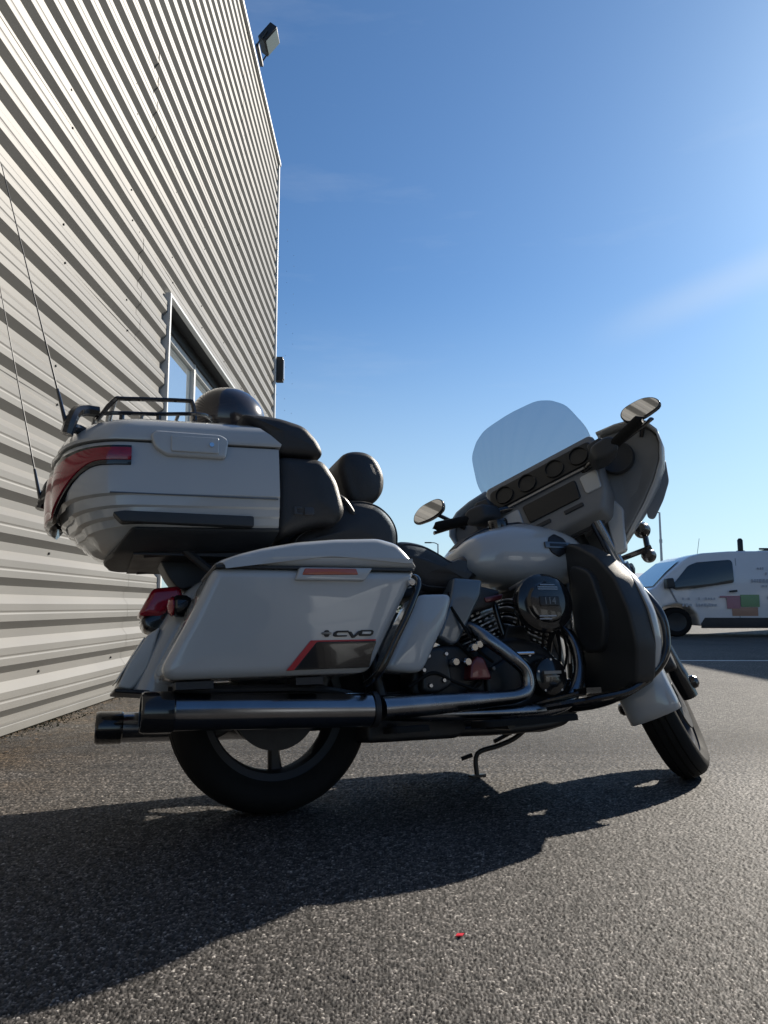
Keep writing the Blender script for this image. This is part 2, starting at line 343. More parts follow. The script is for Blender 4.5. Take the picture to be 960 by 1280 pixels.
def tag(o, label=None, cat_=None, group=None, kind=None):
    if label: o['label'] = label
    if cat_: o['category'] = cat_
    if group: o['group'] = group
    if kind: o['kind'] = kind
    return o
def empty(name, loc, label, cat_, group=None):
    o = bpy.data.objects.new(name, None); COL.objects.link(o); o.location = loc; o.empty_display_size = .2
    return tag(o, label, cat_, group)
def side(s_): return lambda u, v, w: (u, s_ * w, v)
def text_mb(txt, size, fn, depth=.001, shear=0., xs=1.):
    cu = bpy.data.curves.new('lettering', 'FONT'); cu.body = txt; cu.size = size; cu.align_x = 'CENTER'; cu.align_y = 'CENTER'; cu.extrude = depth; cu.shear = shear; cu.resolution_u = 3
    to = bpy.data.objects.new('lettering', cu); COL.objects.link(to)
    dg = bpy.context.evaluated_depsgraph_get(); me = bpy.data.meshes.new_from_object(to.evaluated_get(dg))
    b = MB(); b.add([fn(v.co.x * xs, v.co.y, v.co.z) for v in me.vertices], [tuple(p.vertices) for p in me.polygons])
    bpy.data.objects.remove(to); bpy.data.curves.remove(cu); bpy.data.meshes.remove(me)
    return b

# ------------------------------------------------------------------ ground
def sheet(name, x0, x1, y0, y1, z, m, kind='structure', nx=1, ny=1):
    b = MB(); v = [(x0 + (x1 - x0) * i / nx, y0 + (y1 - y0) * j / ny, z) for j in range(ny + 1) for i in range(nx + 1)]
    f = [(j * (nx + 1) + i, j * (nx + 1) + i + 1, (j + 1) * (nx + 1) + i + 1, (j + 1) * (nx + 1) + i) for j in range(ny) for i in range(nx)]
    b.add(v, f); o = b.build(name, m, ang=None); return tag(o, kind=kind) if kind else o
sheet('ground', -600, 600, -600, 600, 0, M['asphalt'])

def near_asphalt():
    import numpy as np
    rng = np.random.default_rng(3)
    NY, NX = 820, 760
    t = np.linspace(0, 1, NY); y = .80 * (4.4 / .80) ** t
    u = np.linspace(-1, 1, NX)
    Y = np.repeat(y[:, None], NX, 1); X = u[None, :] * (Y * .60 + .05) + .0
    X = np.maximum(X, -1.86 + .0 * X); 
    C = .0068
    gx = np.floor(X / C).astype(int); gy = np.floor(Y / C).astype(int)
    def h(i, j, k): 
        n = (i * 73856093) ^ (j * 19349663) ^ (k * 83492791); n = (n ^ (n >> 13)) * 1274126177 & 0x7fffffff
        return ((n ^ (n >> 16)) & 0xffff) / 65535.
    d1 = np.full(X.shape, 9.); d2 = np.full(X.shape, 9.); idh = np.zeros(X.shape); idc = np.zeros(X.shape)
    for a in (-1, 0, 1):
        for b_ in (-1, 0, 1):
            i, j = gx + a, gy + b_
            px, py = (i + .1 + .8 * h(i, j, 1)) * C, (j + .1 + .8 * h(i, j, 2)) * C
            d = np.hypot((X - px) * (1 + .35 * (h(i, j, 5) - .5)), Y - py) / C
            m = d < d1
            d2 = np.where(m, d1, np.minimum(d2, d)); idh = np.where(m, h(i, j, 3), idh); idc = np.where(m, h(i, j, 4), idc); d1 = np.where(m, d, d1)
    edge = np.clip((d2 - d1) / .35, 0, 1); edge = edge * edge * (3 - 2 * edge)
    low = sum(np.sin(X * f + p) * np.sin(Y * g + q) for f, g, p, q in ((2.1, 1.7, .3, 1.), (5.3, 4.1, 2., .4), (9.7, 11.3, .7, 2.2))) / 3
    fade = np.clip((4.4 - Y) / 1.6, .35, 1)
    Z = .0012 + fade * (.0034 * edge * (.35 + .65 * idh) + .0008 * (1 - d1) * edge + .0008 * low)
    v = np.stack([X, Y, Z], -1).reshape(-1, 3)
    ii = np.arange(NY * NX).reshape(NY, NX)
    q = np.stack([ii[:-1, :-1], ii[:-1, 1:], ii[1:, 1:], ii[1:, :-1]], -1).reshape(-1, 4)
    me = bpy.data.meshes.new('asphalt_surface'); me.vertices.add(len(v)); me.vertices.foreach_set('co', v.ravel())
    me.loops.add(q.size); me.polygons.add(len(q)); me.loops.foreach_set('vertex_index', q.ravel().astype(np.int32))
    me.polygons.foreach_set('loop_start', np.arange(0, q.size, 4, dtype=np.int32)); me.update(calc_edges=True)
    at = me.attributes.new('stone', 'FLOAT', 'POINT'); at.data.foreach_set('value', (idc * edge).ravel().astype(np.float32))
    bl = np.clip((4.4 - Y) / 1.7, 0, 1); bl = bl * bl * (3 - 2 * bl)
    ab = me.attributes.new('worn_edge', 'FLOAT', 'POINT'); ab.data.foreach_set('value', bl.ravel().astype(np.float32))
    me.materials.append(M['asphalt_near']); me.polygons.foreach_set('use_smooth', [True] * len(me.polygons))
    o = bpy.data.objects.new('asphalt_surface', me); COL.objects.link(o); tag(o, kind='structure')
near_asphalt()

# ------------------------------------------------------------------ building with horizontal cladding
WX, PIT, Z0 = -1.93, .2213, .329
YS, YE, ROOF = -6.0, 12.75, 8.66
WIN0, WIN1, WTOP = 6.33, 11.2, 3.39
bld = empty('warehouse', (WX, 0, 0), 'pale ribbed metal clad warehouse standing along the left side', 'building')
bld_i = Vector((WX, 0, 0))
DEP = .036
def clad_profile(z0, z1):
    """x-offset / z pairs of the ribbed sheet from z0 to z1 (crest, down web, trough, up web)."""
    keys = []
    k = -3
    while True:
        zc = Z0 + PIT * k                    # centre of the dark downward web
        if zc - .2 > z1: break
        keys += [(DEP, zc + .020), (0., zc - .020), (0., zc - .064), (DEP, zc - .112)]
        # a shallow stiffening groove in the crest
        zg = (zc - .112 + zc - PIT + .020) / 2
        keys += [(DEP, zg + .010), (DEP - .003, zg + .002), (DEP - .003, zg - .002), (DEP, zg - .010)]
        k += 1
    keys.sort(key=lambda q: q[1])
    def at(z):
        for a, b in zip(keys, keys[1:]):
            if a[1] <= z <= b[1]: return a[0] + (b[0] - a[0]) * (z - a[1]) / max(1e-6, b[1] - a[1])
        return DEP
    return [(at(z0), z0)] + [q for q in keys if z0 + .002 < q[1] < z1 - .002] + [(at(z1), z1)]
rows = [(.05, .95)]
z = .95
while z < ROOF - .4:
    rows.append((z, min(z + PIT * 4, ROOF))); z += PIT * 4
rows[-1] = (rows[-1][0], ROOF)
# let the sheet joint fall on the head of the window
def clad_sheet(y0, y1, z0, z1):
    off = random.uniform(0, .0022); tilt = random.uniform(-.003, .003)
    pr = clad_profile(z0, z1); ny = max(1, int((y1 - y0) / .45)); ph = random.uniform(0, 9)
    rings = []
    for j in range(ny + 1):
        y = y0 + (y1 - y0) * j / ny; t = j / ny
        wv = .0014 * sin(y * 2.3 + ph) + .001 * sin(y * 5.1 + ph * 2)
        rings.append([(x + off + tilt * (zz - z0) + wv, y, zz) for x, zz in pr])
    MB().loft(rings, cap=False, closed=False).build('cladding_sheet', M['clad'], bld, ang=0)
for ri, (a, b_) in enumerate(rows):
    segs = []
    cuts = [YS, .35 + (ri % 2) * .12, 5.6 + (ri % 3) * .1, 9.4 + (ri % 2) * .1, YE - .06]
    for c0, c1 in zip(cuts, cuts[1:]):
        if a < WTOP - .05:
            for s0, s1 in ((c0, min(c1, WIN0 - .012)), (max(c0, WIN1 + .012), c1)):
                if s1 - s0 > .05: segs.append((s0, s1, a, min(b_, 99)))
            if b_ > WTOP + .05:
                s0, s1 = max(c0, WIN0 - .012), min(c1, WIN1 + .012)
                if s1 - s0 > .05: segs.append((s0, s1, WTOP, b_))
        else: segs.append((c0, c1, a, b_))
    for sg_ in segs: clad_sheet(*sg_)
# structural wall core behind the sheets, leaving the shopfront open
def core(y0, y1, z0, z1):
    MB().box((-.115, (y0 + y1) / 2, (z0 + z1) / 2), (.2, y1 - y0, z1 - z0)).build('wall', M['flash'], bld)
for yj in (WIN0 - .01, WIN1 + .01): MB().box((-.20, yj, WTOP / 2), (.12, .02, WTOP)).build('reveal', M['flash'], bld)
core(YS, WIN0, 0, ROOF - .02); core(WIN0, WIN1, WTOP + .02, ROOF - .02); core(WIN1, YE - .05, 0, ROOF - .02)
MB().box((-6.4, (YS + YE) / 2, ROOF / 2), (11.9, YE - YS - .1, ROOF - .06)).build('rear_wall', M['flash'], bld)
# flashings
MB().box((.026, (YS + WIN0) / 2, .030), (.05, WIN0 - YS - .02, .045)).build('base_flashing', M['flash'], bld, bevel=.004)
MB().box((.026, (YE + WIN1) / 2, .030), (.05, YE - WIN1 - .02, .045)).build('base_flashing', M['flash'], bld, bevel=.004)
MB().box((.012, YE - .02, ROOF / 2), (.10, .09, ROOF - .01)).build('corner_flashing', M['alu'], bld, bevel=.004)
MB().box((-.06, (YS + YE) / 2, ROOF + .02), (.28, YE - YS + .06, .07)).build('parapet_cap', M['alu'], bld, bevel=.004)
# fixing screws: far too many and small to pick apart
b = MB()
for k in range(0, 39):
    for j in range(14):
        y = .9 + j * 1.12 + (k % 2) * .05; zz = Z0 + PIT * k - .044
        if zz > ROOF - .05 or k % 4 not in (0, 3) : continue
        if zz < WTOP and WIN0 - .1 < y < WIN1 + .1: continue
        b.lathe([(0, .008), (.006, .008), (.008, .002), (.008, 0)], (.002, y, zz), (1, 0, 0), 6)
tag(b.build('fixing_screws', M['screw'], bld), kind='stuff')
# shopfront
def shopfront():
    RX = -.16
    fr = MB(); ys = [WIN0 + .03, WIN0 + 1.62, WIN0 + 3.2, WIN1 - .03]
    for y in ys: fr.box((RX, y, WTOP / 2 - .02), (.07, .06, WTOP - .05))
    fr.v = fr.v
    MB().box((RX + .01, (WIN0 + WIN1) / 2, WTOP - .05), (.08, WIN1 - WIN0 - .05, .11)).build('head_frame', M['void'], bld)
    for zz in (.04, 1.1, WTOP - .14): fr.box((RX - .004, (WIN0 + WIN1) / 2, zz), (.06, WIN1 - WIN0 - .12, .07))
    f = fr.build('window_frame', M['alu'], bld, bevel=.003)
    for y0, y1 in zip(ys, ys[1:]):
        for z0, z1 in ((.075, 1.065), (1.135, WTOP - .175)):
            MB().box((RX - .015, (y0 + y1) / 2, (z0 + z1) / 2), (.012, y1 - y0 - .06, z1 - z0)).build('pane', M['pane'], f)
    MB().box((-.09, (WIN0 + WIN1) / 2, WTOP + .008), (.20, WIN1 - WIN0 - .02, .012)).build('soffit', M['void'], bld)  # shade under the overhang is put into the soffit's near-black colour
    MB().box((.025, WIN0 - .002, WTOP / 2), (.075, .035, WTOP + .0)).build('jamb_flashing', M['alu'], bld, bevel=.003)
    MB().box((.025, WIN1 + .002, WTOP / 2), (.075, .035, WTOP)).build('jamb_flashing', M['alu'], bld, bevel=.003)
    MB().box((.036, (WIN0 + WIN1) / 2, WTOP + .004), (.05, WIN1 - WIN0 + .04, .03)).build('drip_flashing', M['alu'], bld, bevel=.003)
    MB().box((-.40, (WIN0 + WIN1) / 2, WTOP / 2), (.02, WIN1 - WIN0, WTOP)).build('window_backing', M['void'], bld)
shopfront()
# floodlight on the parapet
fl = empty('floodlight', (WX + .06, 10.3, 8.9), 'black floodlight bracketed to the warehouse roof edge', 'floodlight')
R = Matrix.Rotation(radians(38), 3, 'Y')
MB().box((.16, 0, .26), (.13, .34, .30), R).build('housing', M['dark'], fl, bevel=.012)
q = MB().box((.16, 0, .26), (.012, .29, .25), R); q.xf(lambda p: p + R @ Vector((.068, 0, 0))); q.build('glass', M['fixglass'], fl)
MB().tube([(0, -.19, .0), (.1, -.19, .16), (.16, -.19, .26)], .012, 8).tube([(0, .19, 0), (.1, .19, .16), (.16, .19, .26)], .012, 8).box((.02, 0, .0), (.05, .42, .05)).build('bracket', M['dark'], fl)
wl_ = empty('wall_lamp', (WX + .04, 12.85, 4.82), 'small dark box lamp on the far corner of the warehouse', 'wall lamp')
MB().box((.07, 0, 0), (.13, .16, .44)).build('housing', M['dark'], wl_, bevel=.012)
MB().box((.145, 0, 0), (.014, .12, .36)).build('lens', M['lens'], wl_, bevel=.004)
MB().box((0, 0, 0), (.02, .2, .2)).build('back_plate', M['dark'], wl_)
# debris where wall meets ground
b = MB()
for i in range(420):
    y = 1.6 + random.random() ** 1.2 * 6; x = WX + .06 + random.random() ** 2.2 * .22; a = random.uniform(0, 6.3); s = random.uniform(.004, .014)
    p = [(x + cos(a + k) * s * random.uniform(.5, 1), y + sin(a + k) * s * random.uniform(.5, 1), .002 + random.random() * .006) for k in (0, 1.6, 3.1, 4.6)]
    b.add(p, [(0, 1, 2, 3)])
tag(b.build('leaf_litter', M['leaf'], ang=None), 'dry leaf crumbs and grit along the foot of the warehouse wall', None, None, 'stuff')
b = MB()
for i in range(900):
    y = 2.9 + random.random() * 3.0; x = WX + .055 + random.random() ** 2.5 * .12; s = random.uniform(.002, .006); a = random.uniform(0, 6.3)
    if random.random() < .5 + .5 * sin(y * 4): continue
    b.add([(x - s, y, .001), (x + s, y, .001), (x + cos(a) * s, y + sin(a) * s, .004 + s)], [(0, 1, 2)])
tag(b.build('moss', M['moss'], ang=None), 'thin moss growing along the foot of the warehouse wall', None, None, 'stuff')

# ------------------------------------------------------------------ motorcycle frame of reference
HEAD, LEAN = radians(22.4), radians(9.0)
bike = empty('motorcycle', (-.3435, 2.4447, 0.), 'white touring motorcycle with side cases leaning on its stand', 'motorcycle')
fwd = Vector((cos(HEAD), sin(HEAD), 0)); lft = Vector((-sin(HEAD), cos(HEAD), 0)); upv = Vector((0, 0, 1))
l2 = lft * cos(LEAN) - upv * sin(LEAN); u2 = upv * cos(LEAN) + lft * sin(LEAN)
BM = Matrix((fwd, l2, u2)).transposed()
bike.rotation_euler = BM.to_euler()
# steering
RAKE, WB, TRAIL, STEER = radians(26), 1.605, .17, radians(42)
SA = Vector((WB + TRAIL, 0, 0)); SAX = Vector((-sin(RAKE), 0, cos(RAKE)))
SR = Matrix.Rotation(STEER, 3, SAX)
def st(p): return SR @ (Vector(p) - SA) + SA
def part(mb, name, m, parent=bike, steer=False, **k):
    if steer: mb.xf(st)
    return mb.build(name, m, parent, **k)

# ---- rear wheel
def wheel(c, R, hw, rim_r, steer, name, spokes, disc_r, disc_y):
    C = Vector(c)
    w = part(MB().lathe([(rim_r + .006, -hw * .80), (rim_r + .008, -hw * .7), (rim_r - .022, -hw * .62), (rim_r - .03, -hw * .4), (rim_r - .034, 0), (rim_r - .03, hw * .4), (rim_r - .022, hw * .62), (rim_r + .008, hw * .7), (rim_r + .006, hw * .80), (rim_r, hw * .55), (rim_r - .005, 0), (rim_r, -hw * .55)], C, n=64, closed_prof=True), name, M['satin'], steer=steer, ang=50)
    ty = [(rim_r, -hw * .78), (rim_r + .012, -hw * .86), (rim_r + .035, -hw * .99), (rim_r + (R - rim_r) * .55, -hw), (R - .022, -hw * .86), (R - .009, -hw * .62), (R - .002, -hw * .3), (R, 0)]
    ty = ty[:-2] + [(R - .0045, -hw * .44), (R - .010, -hw * .42), (R - .010, -hw * .38), (R - .0035, -hw * .36), (R - .001, -hw * .08), (R - .007, -hw * .06), (R - .007, 0)]
    prof = ty + [(r, -h) for r, h in ty[-2::-1]]
    part(MB().lathe(prof, C, n=96), 'tyre', M['rubber'], w, steer, ang=60)
    b = MB()
    for k in range(spokes):
        a = -pi / 2 + .05 + 2 * pi * k / spokes
        d = Vector((cos(a), 0, sin(a))); t = Vector((-sin(a), 0, cos(a)))
        rings = []
        for r, wd_, th in ((.04, .030, .026), (.08, .022, .022), (rim_r * .62, .018, .017), (rim_r * .85, .022, .017), (rim_r - .025, .040, .020)):
            rings.append([C + d * r + t * (wd_ * x) + Vector((0, y * th, 0)) for x, y in ((-1, -.4), (-.6, -1), (.6, -1), (1, -.4), (1, .4), (.6, 1), (-.6, 1), (-1, .4))])
        b.loft(rings)
    part(b, 'spokes', M['satin'], w, steer, bevel=0)
    part(MB().lathe([(0, -.07), (.028, -.07), (.034, -.062), (.045, -.05), (.05, -.02), (.05, .02), (.045, .05), (.034, .062), (.028, .07), (0, .07)], C, n=24), 'hub', M['satin'], w, steer)
    for y in disc_y:
        pr = [(disc_r * .62, y - .003), (disc_r * .66, y - .003), (disc_r, y - .003), (disc_r, y + .003), (disc_r * .62, y + .003)]
        part(MB().lathe(pr, C, n=48, closed_prof=True), 'brake_disc', M['disc'], w, steer)
        part(MB().lathe([(.03, y - .006), (disc_r * .5, y - .005), (disc_r * .66, y - .002), (disc_r * .66, y + .003), (.03, y + .004)], C, n=24, closed_prof=True), 'disc_carrier', M['satin'], w, steer)
    return w
wheel((0, 0, .328), .328, .092, .228, False, 'rear_wheel', 5, .138, (-.072,))
b = MB().lathe([(.03, .078), (.10, .082), (.118, .082), (.118, .112), (.10, .112), (.03, .10)], (0, 0, .328), n=40, closed_prof=True)
part(b, 'drive_pulley', M['satin'])
part(MB().pillow([(-.04, .40), (.16, .36), (.17, .44), (.12, .50), (0, .50)], .03, .082, .13, .008, side(-1)), 'brake_caliper', M['plastic'])
part(MB().lathe([(0, .14), (.016, .14), (.02, .132), (.02, .10)], (0, 0, .328), (0, -1, 0), 12), 'axle_nut', M['steel'])
part(MB().box((.25, -.125, .325), (.5, .03, .05)).box((.25, .125, .325), (.5, .03, .05)), 'swingarm', M['satin'], bevel=.01)
part(MB().tube([(.12, -.15, .36), (.22, -.15, .64)], [.024, .03], 10).tube([(.12, .15, .36), (.22, .15, .64)], [.024, .03], 10), 'shock_absorbers', M['satin'])

# ---- rear fender
def rfender():
    path = [(.26, .66), (.12, .735), (-.06, .755), (-.2, .74), (-.29, .68), (-.345, .60), (-.385, .52), (-.415, .45), (-.44, .395)]
    P = cat([(x, 0, z) for x, z in path], 4); rings = []
    for i, p in enumerate(P):
        t = (P[min(i + 1, len(P) - 1)] - P[max(i - 1, 0)]).normalized(); nrm = Vector((t.z, 0, -t.x))
        if nrm.dot(p - Vector((0, 0, .33))) < 0: nrm = -nrm
        sec = [(-.118, -.11), (-.118, -.05), (-.112, -.022), (-.092, -.006), (-.055, .002), (0, .005), (.055, .002), (.092, -.006), (.112, -.022), (.118, -.05), (.118, -.11)]
        rings.append([p + Vector((0, y, 0)) + nrm * h for y, h in sec])
    return MB().loft(rings, cap=False, closed=False)
part(rfender(), 'rear_fender', M['paint'], solid=.006, ang=60)
part(MB().box((-.44, 0, .387), (.10, .25, .012), Matrix.Rotation(.1, 3, 'Y')), 'fender_trim', M['satin'], bevel=.004)
pR = Matrix.Rotation(radians(31), 3, 'Y')
part(MB().box((-.4455, 0, .482), (.004, .20, .15), pR), 'licence_plate', M['plate'], bevel=.002)
part(MB().pillow([(-.362, .578), (-.400, .553), (-.452, .470), (-.482, .402), (-.440, .392), (-.395, .455)], .012, -.105, .105, .008, side(-1), br=.008), 'plate_bracket', M['plate'])
# tail lamp and turn signals
part(MB().pillow([(-.425, .622), (-.382, .706), (-.30, .715), (-.28, .66), (-.36, .610)], .014, -.058, .058, .02, side(-1), br=.02), 'tail_lamp', M['red'])
part(MB().pillow([(-.418, .612), (-.405, .575), (-.35, .56), (-.26, .62), (-.28, .67)], .015, -.052, .052, .015, side(-1), br=.015), 'tail_lamp_base', M['black'])
for s in (-1, 1):
    part(MB().lathe([(0, 0), (.026, .002), (.034, .012), (.034, .04), (.026, .055), (0, .06)], (-.335, s * .150, .632), (1, 0, 0), 20), 'rear_turn_signal', M['black'])
    part(MB().lathe([(0, -.014), (.02, -.010), (.031, 0), (.031, .004)], (-.336, s * .150, .632), (1, 0, 0), 20), 'turn_signal_lens', M['red'])
    part(MB().tube([(-.33, s * .05, .63), (-.305, s * .13, .632)], .012, 8), 'signal_stalk', M['satin'])

# ---- saddlebags
bagP = [(-.375, .398), (-.392, .425), (-.316, .571), (-.262, .690), (-.240, .697), (.345, .697), (.352, .690), (.314, .617), (.203, .412), (.180, .398)]
lidP = [(-.262, .701), (-.245, .716), (-.187, .738), (-.118, .757), (-.019, .777), (.099, .790), (.235, .797), (.298, .782), (.333, .747), (.362, .710), (.350, .701)]
for s in (-1, 1):
    sd_ = side(s)
    def tap(u, v, w, s=s): return (u, s * (w - (.70 - v) * .10 * max(0, (w - .2) / .24)), v)
    bag = part(MB().pillow(bagP, .028, .19, .440, .030, tap, bulge=.004, steps=6), 'saddlebag', M['paint'], ang=50)
    lid = part(MB().pillow(lidP, .02, .19, .446, .030, sd_, bulge=.005, steps=6), 'saddlebag_lid', M['paint'], bag, ang=50)
    part(MB().pillow([(-.255, .694), (.346, .694), (.346, .703), (-.255, .703)], .002, .20, .438, .002, sd_), 'lid_seal', M['plastic'], bag)
    part(MB().pillow([(-.034, .660), (-.019, .698), (.207, .700), (.178, .660)], .008, .425, .449, .006, sd_), 'reflector_housing', M['paint'], bag)
    part(MB().pillow([(-.013, .675), (-.004, .694), (.152, .696), (.158, .678)], .004, .44, .4525, .003, sd_), 'reflector', M['amber'], bag)
    def dec(u, v, w, s=s): return (u, s * (w - (.70 - v) * .10), v)
    part(MB().pillow([(-.036, .412), (.030, .487), (.215, .487), (.2, .452), (.19, .412)], .006, .438, .4465, .002, dec), 'lower_panel', M['black'], bag)
    part(MB().pillow([(-.056, .411), (.014, .492), (.213, .492), (.213, .4875), (.033, .4875), (-.036, .411)], .002, .438, .446, .001, dec), 'accent_stripe', M['redline'], bag)
    # CVO lettering and emblem
    def glyph(poly, nm): part(MB().pillow(poly, .002, .440, .4475, .0008, dec), nm, M['badge'], bag)
    if s < 0:
        glyph([(.128, .518), (.092, .518), (.083, .513), (.080, .505), (.086, .501), (.122, .501), (.123, .505), (.093, .505), (.090, .509), (.096, .513), (.127, .513)], 'letter_C')
        glyph([(.126, .515), (.136, .515), (.143, .503), (.160, .517), (.170, .517), (.145, .497), (.138, .497)], 'letter_V')
        glyph([(.166, .519), (.200, .519), (.206, .515), (.203, .506), (.196, .502), (.163, .502), (.159, .506)], 'letter_O')
        part(MB().pillow([(.170, .514), (.196, .514), (.197, .511), (.194, .507), (.168, .507)], .001, .442, .4483, .0004, dec), 'letter_counter', M['paint'], bag)
        glyph([(.050, .511), (.057, .520), (.066, .520), (.072, .511), (.066, .501), (.057, .501)], 'emblem')
        part(MB().pillow([(.047, .514), (.075, .514), (.075, .508), (.047, .508)], .001, .442, .4483, .0004, dec), 'emblem_bar', M['badge_lt'], bag)
    # guard rails and brackets round the bag
    part(MB().tube([(.352, s * .30, .70), (.374, s * .40, .676), (.33, s * .43, .59), (.267, s * .43, .48), (.225, s * .41, .40), (.21, s * .33, .37)], .011, 10), 'saddlebag_guard', M['black'])
    part(MB().tube([(.20, s * .22, .345), (.05, s * .30, .365), (-.2, s * .32, .372), (-.36, s * .30, .375)], .012, 8).box((-.30, s * .33, .383), (.1, .1, .02)).box((.02, s * .33, .383), (.08, .1, .02)), 'saddlebag_support', M['satin'])
    part(MB().lathe([(0, .012), (.010, .012), (.014, .004), (.014, -.02)], (.335, s * .43, .66), (0, s, 0), 14), 'guard_bolt', M['chrome'])

# ---- tour trunk
def plan(xf, xr, hw, rc, bow=.02, n=9):
    """right-to-left U outline of the trunk: starts front right, runs round the back to front left, closes across the front"""
    P = [(xf, -hw)]; 
    for k in range(n + 1):
        a = pi / 2 * k / n; P.append((xr + bow + rc - rc * sin(a), -hw + rc - rc * cos(a)))
    for k in range(1, 4): 
        t = k / 4; y = (-hw + rc) * (1 - 2 * t); P.append((xr + bow * (abs(y) / max(hw - rc, .01)) ** 2, y))
    for k in range(n + 1):
        a = pi / 2 * (1 - k / n); P.append((xr + bow + rc - rc * sin(a), hw - rc + rc * cos(a)))
    P.append((xf, hw)); P.append((xf + .015, hw * .5)); P.append((xf + .015, -hw * .5))
    return P
def trunk_slice(z, *a, tilt=.03): return [(x, y, z + tilt * (x + .30)) for x, y in plan(*a)]
tub = [(1.104, -.03, -.690, .288, .19), (1.09, -.03, -.692, .291, .19), (1.02, -.03, -.698, .293, .19), (.968, -.03, -.692, .293, .185), (.946, -.03, -.682, .293, .185),
       (.940, -.03, -.668, .2885, .185), (.912, -.03, -.658, .287, .185), (.906, -.03, -.645, .282, .185), (.884, -.03, -.634, .280, .19), (.878, -.03, -.619, .274, .19), (.858, -.03, -.608, .269, .19), (.852, -.03, -.594, .262, .19), (.836, -.03, -.582, .244, .18), (.820, -.04, -.560, .20, .17), (.810, -.05, -.535, .16, .14)]
trunk = part(MB().loft([trunk_slice(*t) for t in tub]), 'tour_trunk', M['paint'], ang=30)
part(MB().loft([trunk_slice(*t) for t in ((.852, -.028, -.485, .262, .02), (.846, -.028, -.49, .2665, .02), (.840, -.028, -.495, .262, .03), (.822, -.035, -.515, .215, .04), (.804, -.05, -.53, .17, .05), (.799, -.06, -.525, .15, .05))]), 'trunk_base', M['plastic'], trunk, ang=30)
lidS = [(1.110, -.025, -.696, .296, .19), (1.118, -.022, -.698, .298, .19), (1.150, -.055, -.680, .292, .185), (1.178, -.085, -.650, .275, .17), (1.198, -.115, -.61, .245, .15), (1.212, -.145, -.56, .20, .12), (1.219, -.18, -.48, .13, .09), (1.221, -.24, -.40, .05, .04)]
part(MB().loft([trunk_slice(*t) for t in lidS]), 'trunk_lid', M['paint'], trunk, ang=40)
part(MB().loft([trunk_slice(1.102, -.04, -.682, .285, .19), trunk_slice(1.112, -.04, -.682, .285, .19)]), 'trunk_seal', M['plastic'], trunk)
def tail_lens(s, off0, off1, zlo, zhi, name, m):
    pl = plan(-.03, -.696, .292, .19)
    pl = [Vector(p) for p in pl[:int(len(pl) / 2 + .5)]]
    fine = cat([(p.x, p.y, 0) for p in pl[1:13]], 3)
    start = Vector((-.475, -.292, 0)); path = [start] + [p for p in fine if p.x < -.478]
    rings = []; N = len(path)
    for i, p in enumerate(path):
        t = (path[min(i + 1, N - 1)] - path[max(i - 1, 0)]).normalized(); nrm = Vector((t.y, -t.x, 0))
        if nrm.dot(p - Vector((-.35, 0, 0))) < 0: nrm = -nrm
        u = i / (N - 1); e = min(1, max(0, (u - .22) / .62)); e = e * e * (3 - 2 * e)
        lo = zlo[0] + (zlo[1] - zlo[0]) * e; hi = zhi[0] + (zhi[1] - zhi[0]) * e
        sl = .02 * (1 - min(1, i / 3.)) 
        o0, o1 = off0, off1
        rings.append([(q.x, -s * q.y, zz + .03 * (q.x + .3)) for q, zz in ((p + nrm * o0, lo), (p + nrm * o1, lo + .004), (p + nrm * (o1 + .004), (lo + hi) / 2), (p + nrm * o1, hi - .004), (p + nrm * o0, hi))])
    part(MB().loft(rings), name, m, trunk, ang=40)
for s in (-1, 1):
    tail_lens(s, -.004, .006, (1.028, .900), (1.094, 1.080), 'tail_light_bezel', M['black'])
    tail_lens(s, -.002, .011, (1.041, .912), (1.086, 1.058), 'tail_light', M['red'])
    sd_ = side(s)
    part(MB().pillow([(-.424, 1.120), (-.410, 1.082), (-.377, 1.060), (-.200, 1.062), (-.190, 1.125), (-.215, 1.140), (-.41, 1.137)], .012, .28, .306, .008, sd_), 'latch_surround', M['paint'], trunk)
    part(MB().pillow([(-.364, 1.072), (-.222, 1.074), (-.222, 1.126), (-.364, 1.122)], .005, .29, .311, .003, sd_), 'trunk_latch', M['paint'], trunk)
    part(MB().lathe([(0, .006), (.007, .006), (.009, 0)], (-.245, s * .311, 1.10), (0, s, 0), 14), 'latch_lock', M['chrome'], trunk)
    part(MB().pillow([(-.52, .882), (-.495, .855), (-.112, .855), (-.112, .888), (-.49, .888)], .006, .25, .2895, .003, sd_), 'trunk_scuff_strip', M['plastic'], trunk)
    # crease along the side
    part(MB().pillow([(-.53, .938), (-.035, .944), (-.035, .9475), (-.53, .9415)], .001, .27, .2945, .001, sd_), 'side_crease', M['grey_paint'], trunk)
# luggage rack
b = MB()
for s in (-1, 1):
    y = s * .195
    b.tube([(-.572, y, 1.195), (-.555, y, 1.222), (-.522, y, 1.270), (-.49, y, 1.276), (-.31, y, 1.290), (-.287, y, 1.283), (-.280, y, 1.246), (-.278, y, 1.225)], .0075, 8, 4)
    b.tube([(-.58, y * .6, 1.212), (-.556, y, 1.219), (-.40, y, 1.234), (-.25, y * .99, 1.248), (-.20, y * .5, 1.256)], .0065, 8, 4)
    for x in (-.50, -.39): b.tube([(x, y * .98, 1.19), (x, y, 1.229)], .008, 8, 0)
for x, zz in ((-.54, 1.22), (-.44, 1.231), (-.33, 1.241)): b.tube([(x, -.195, zz), (x, .195, zz)], .006, 8, 0)
b.tube([(-.522, -.195, 1.270), (-.53, 0, 1.272), (-.522, .195, 1.270)], .0075, 8)
part(b, 'luggage_rack', M['black'], trunk)
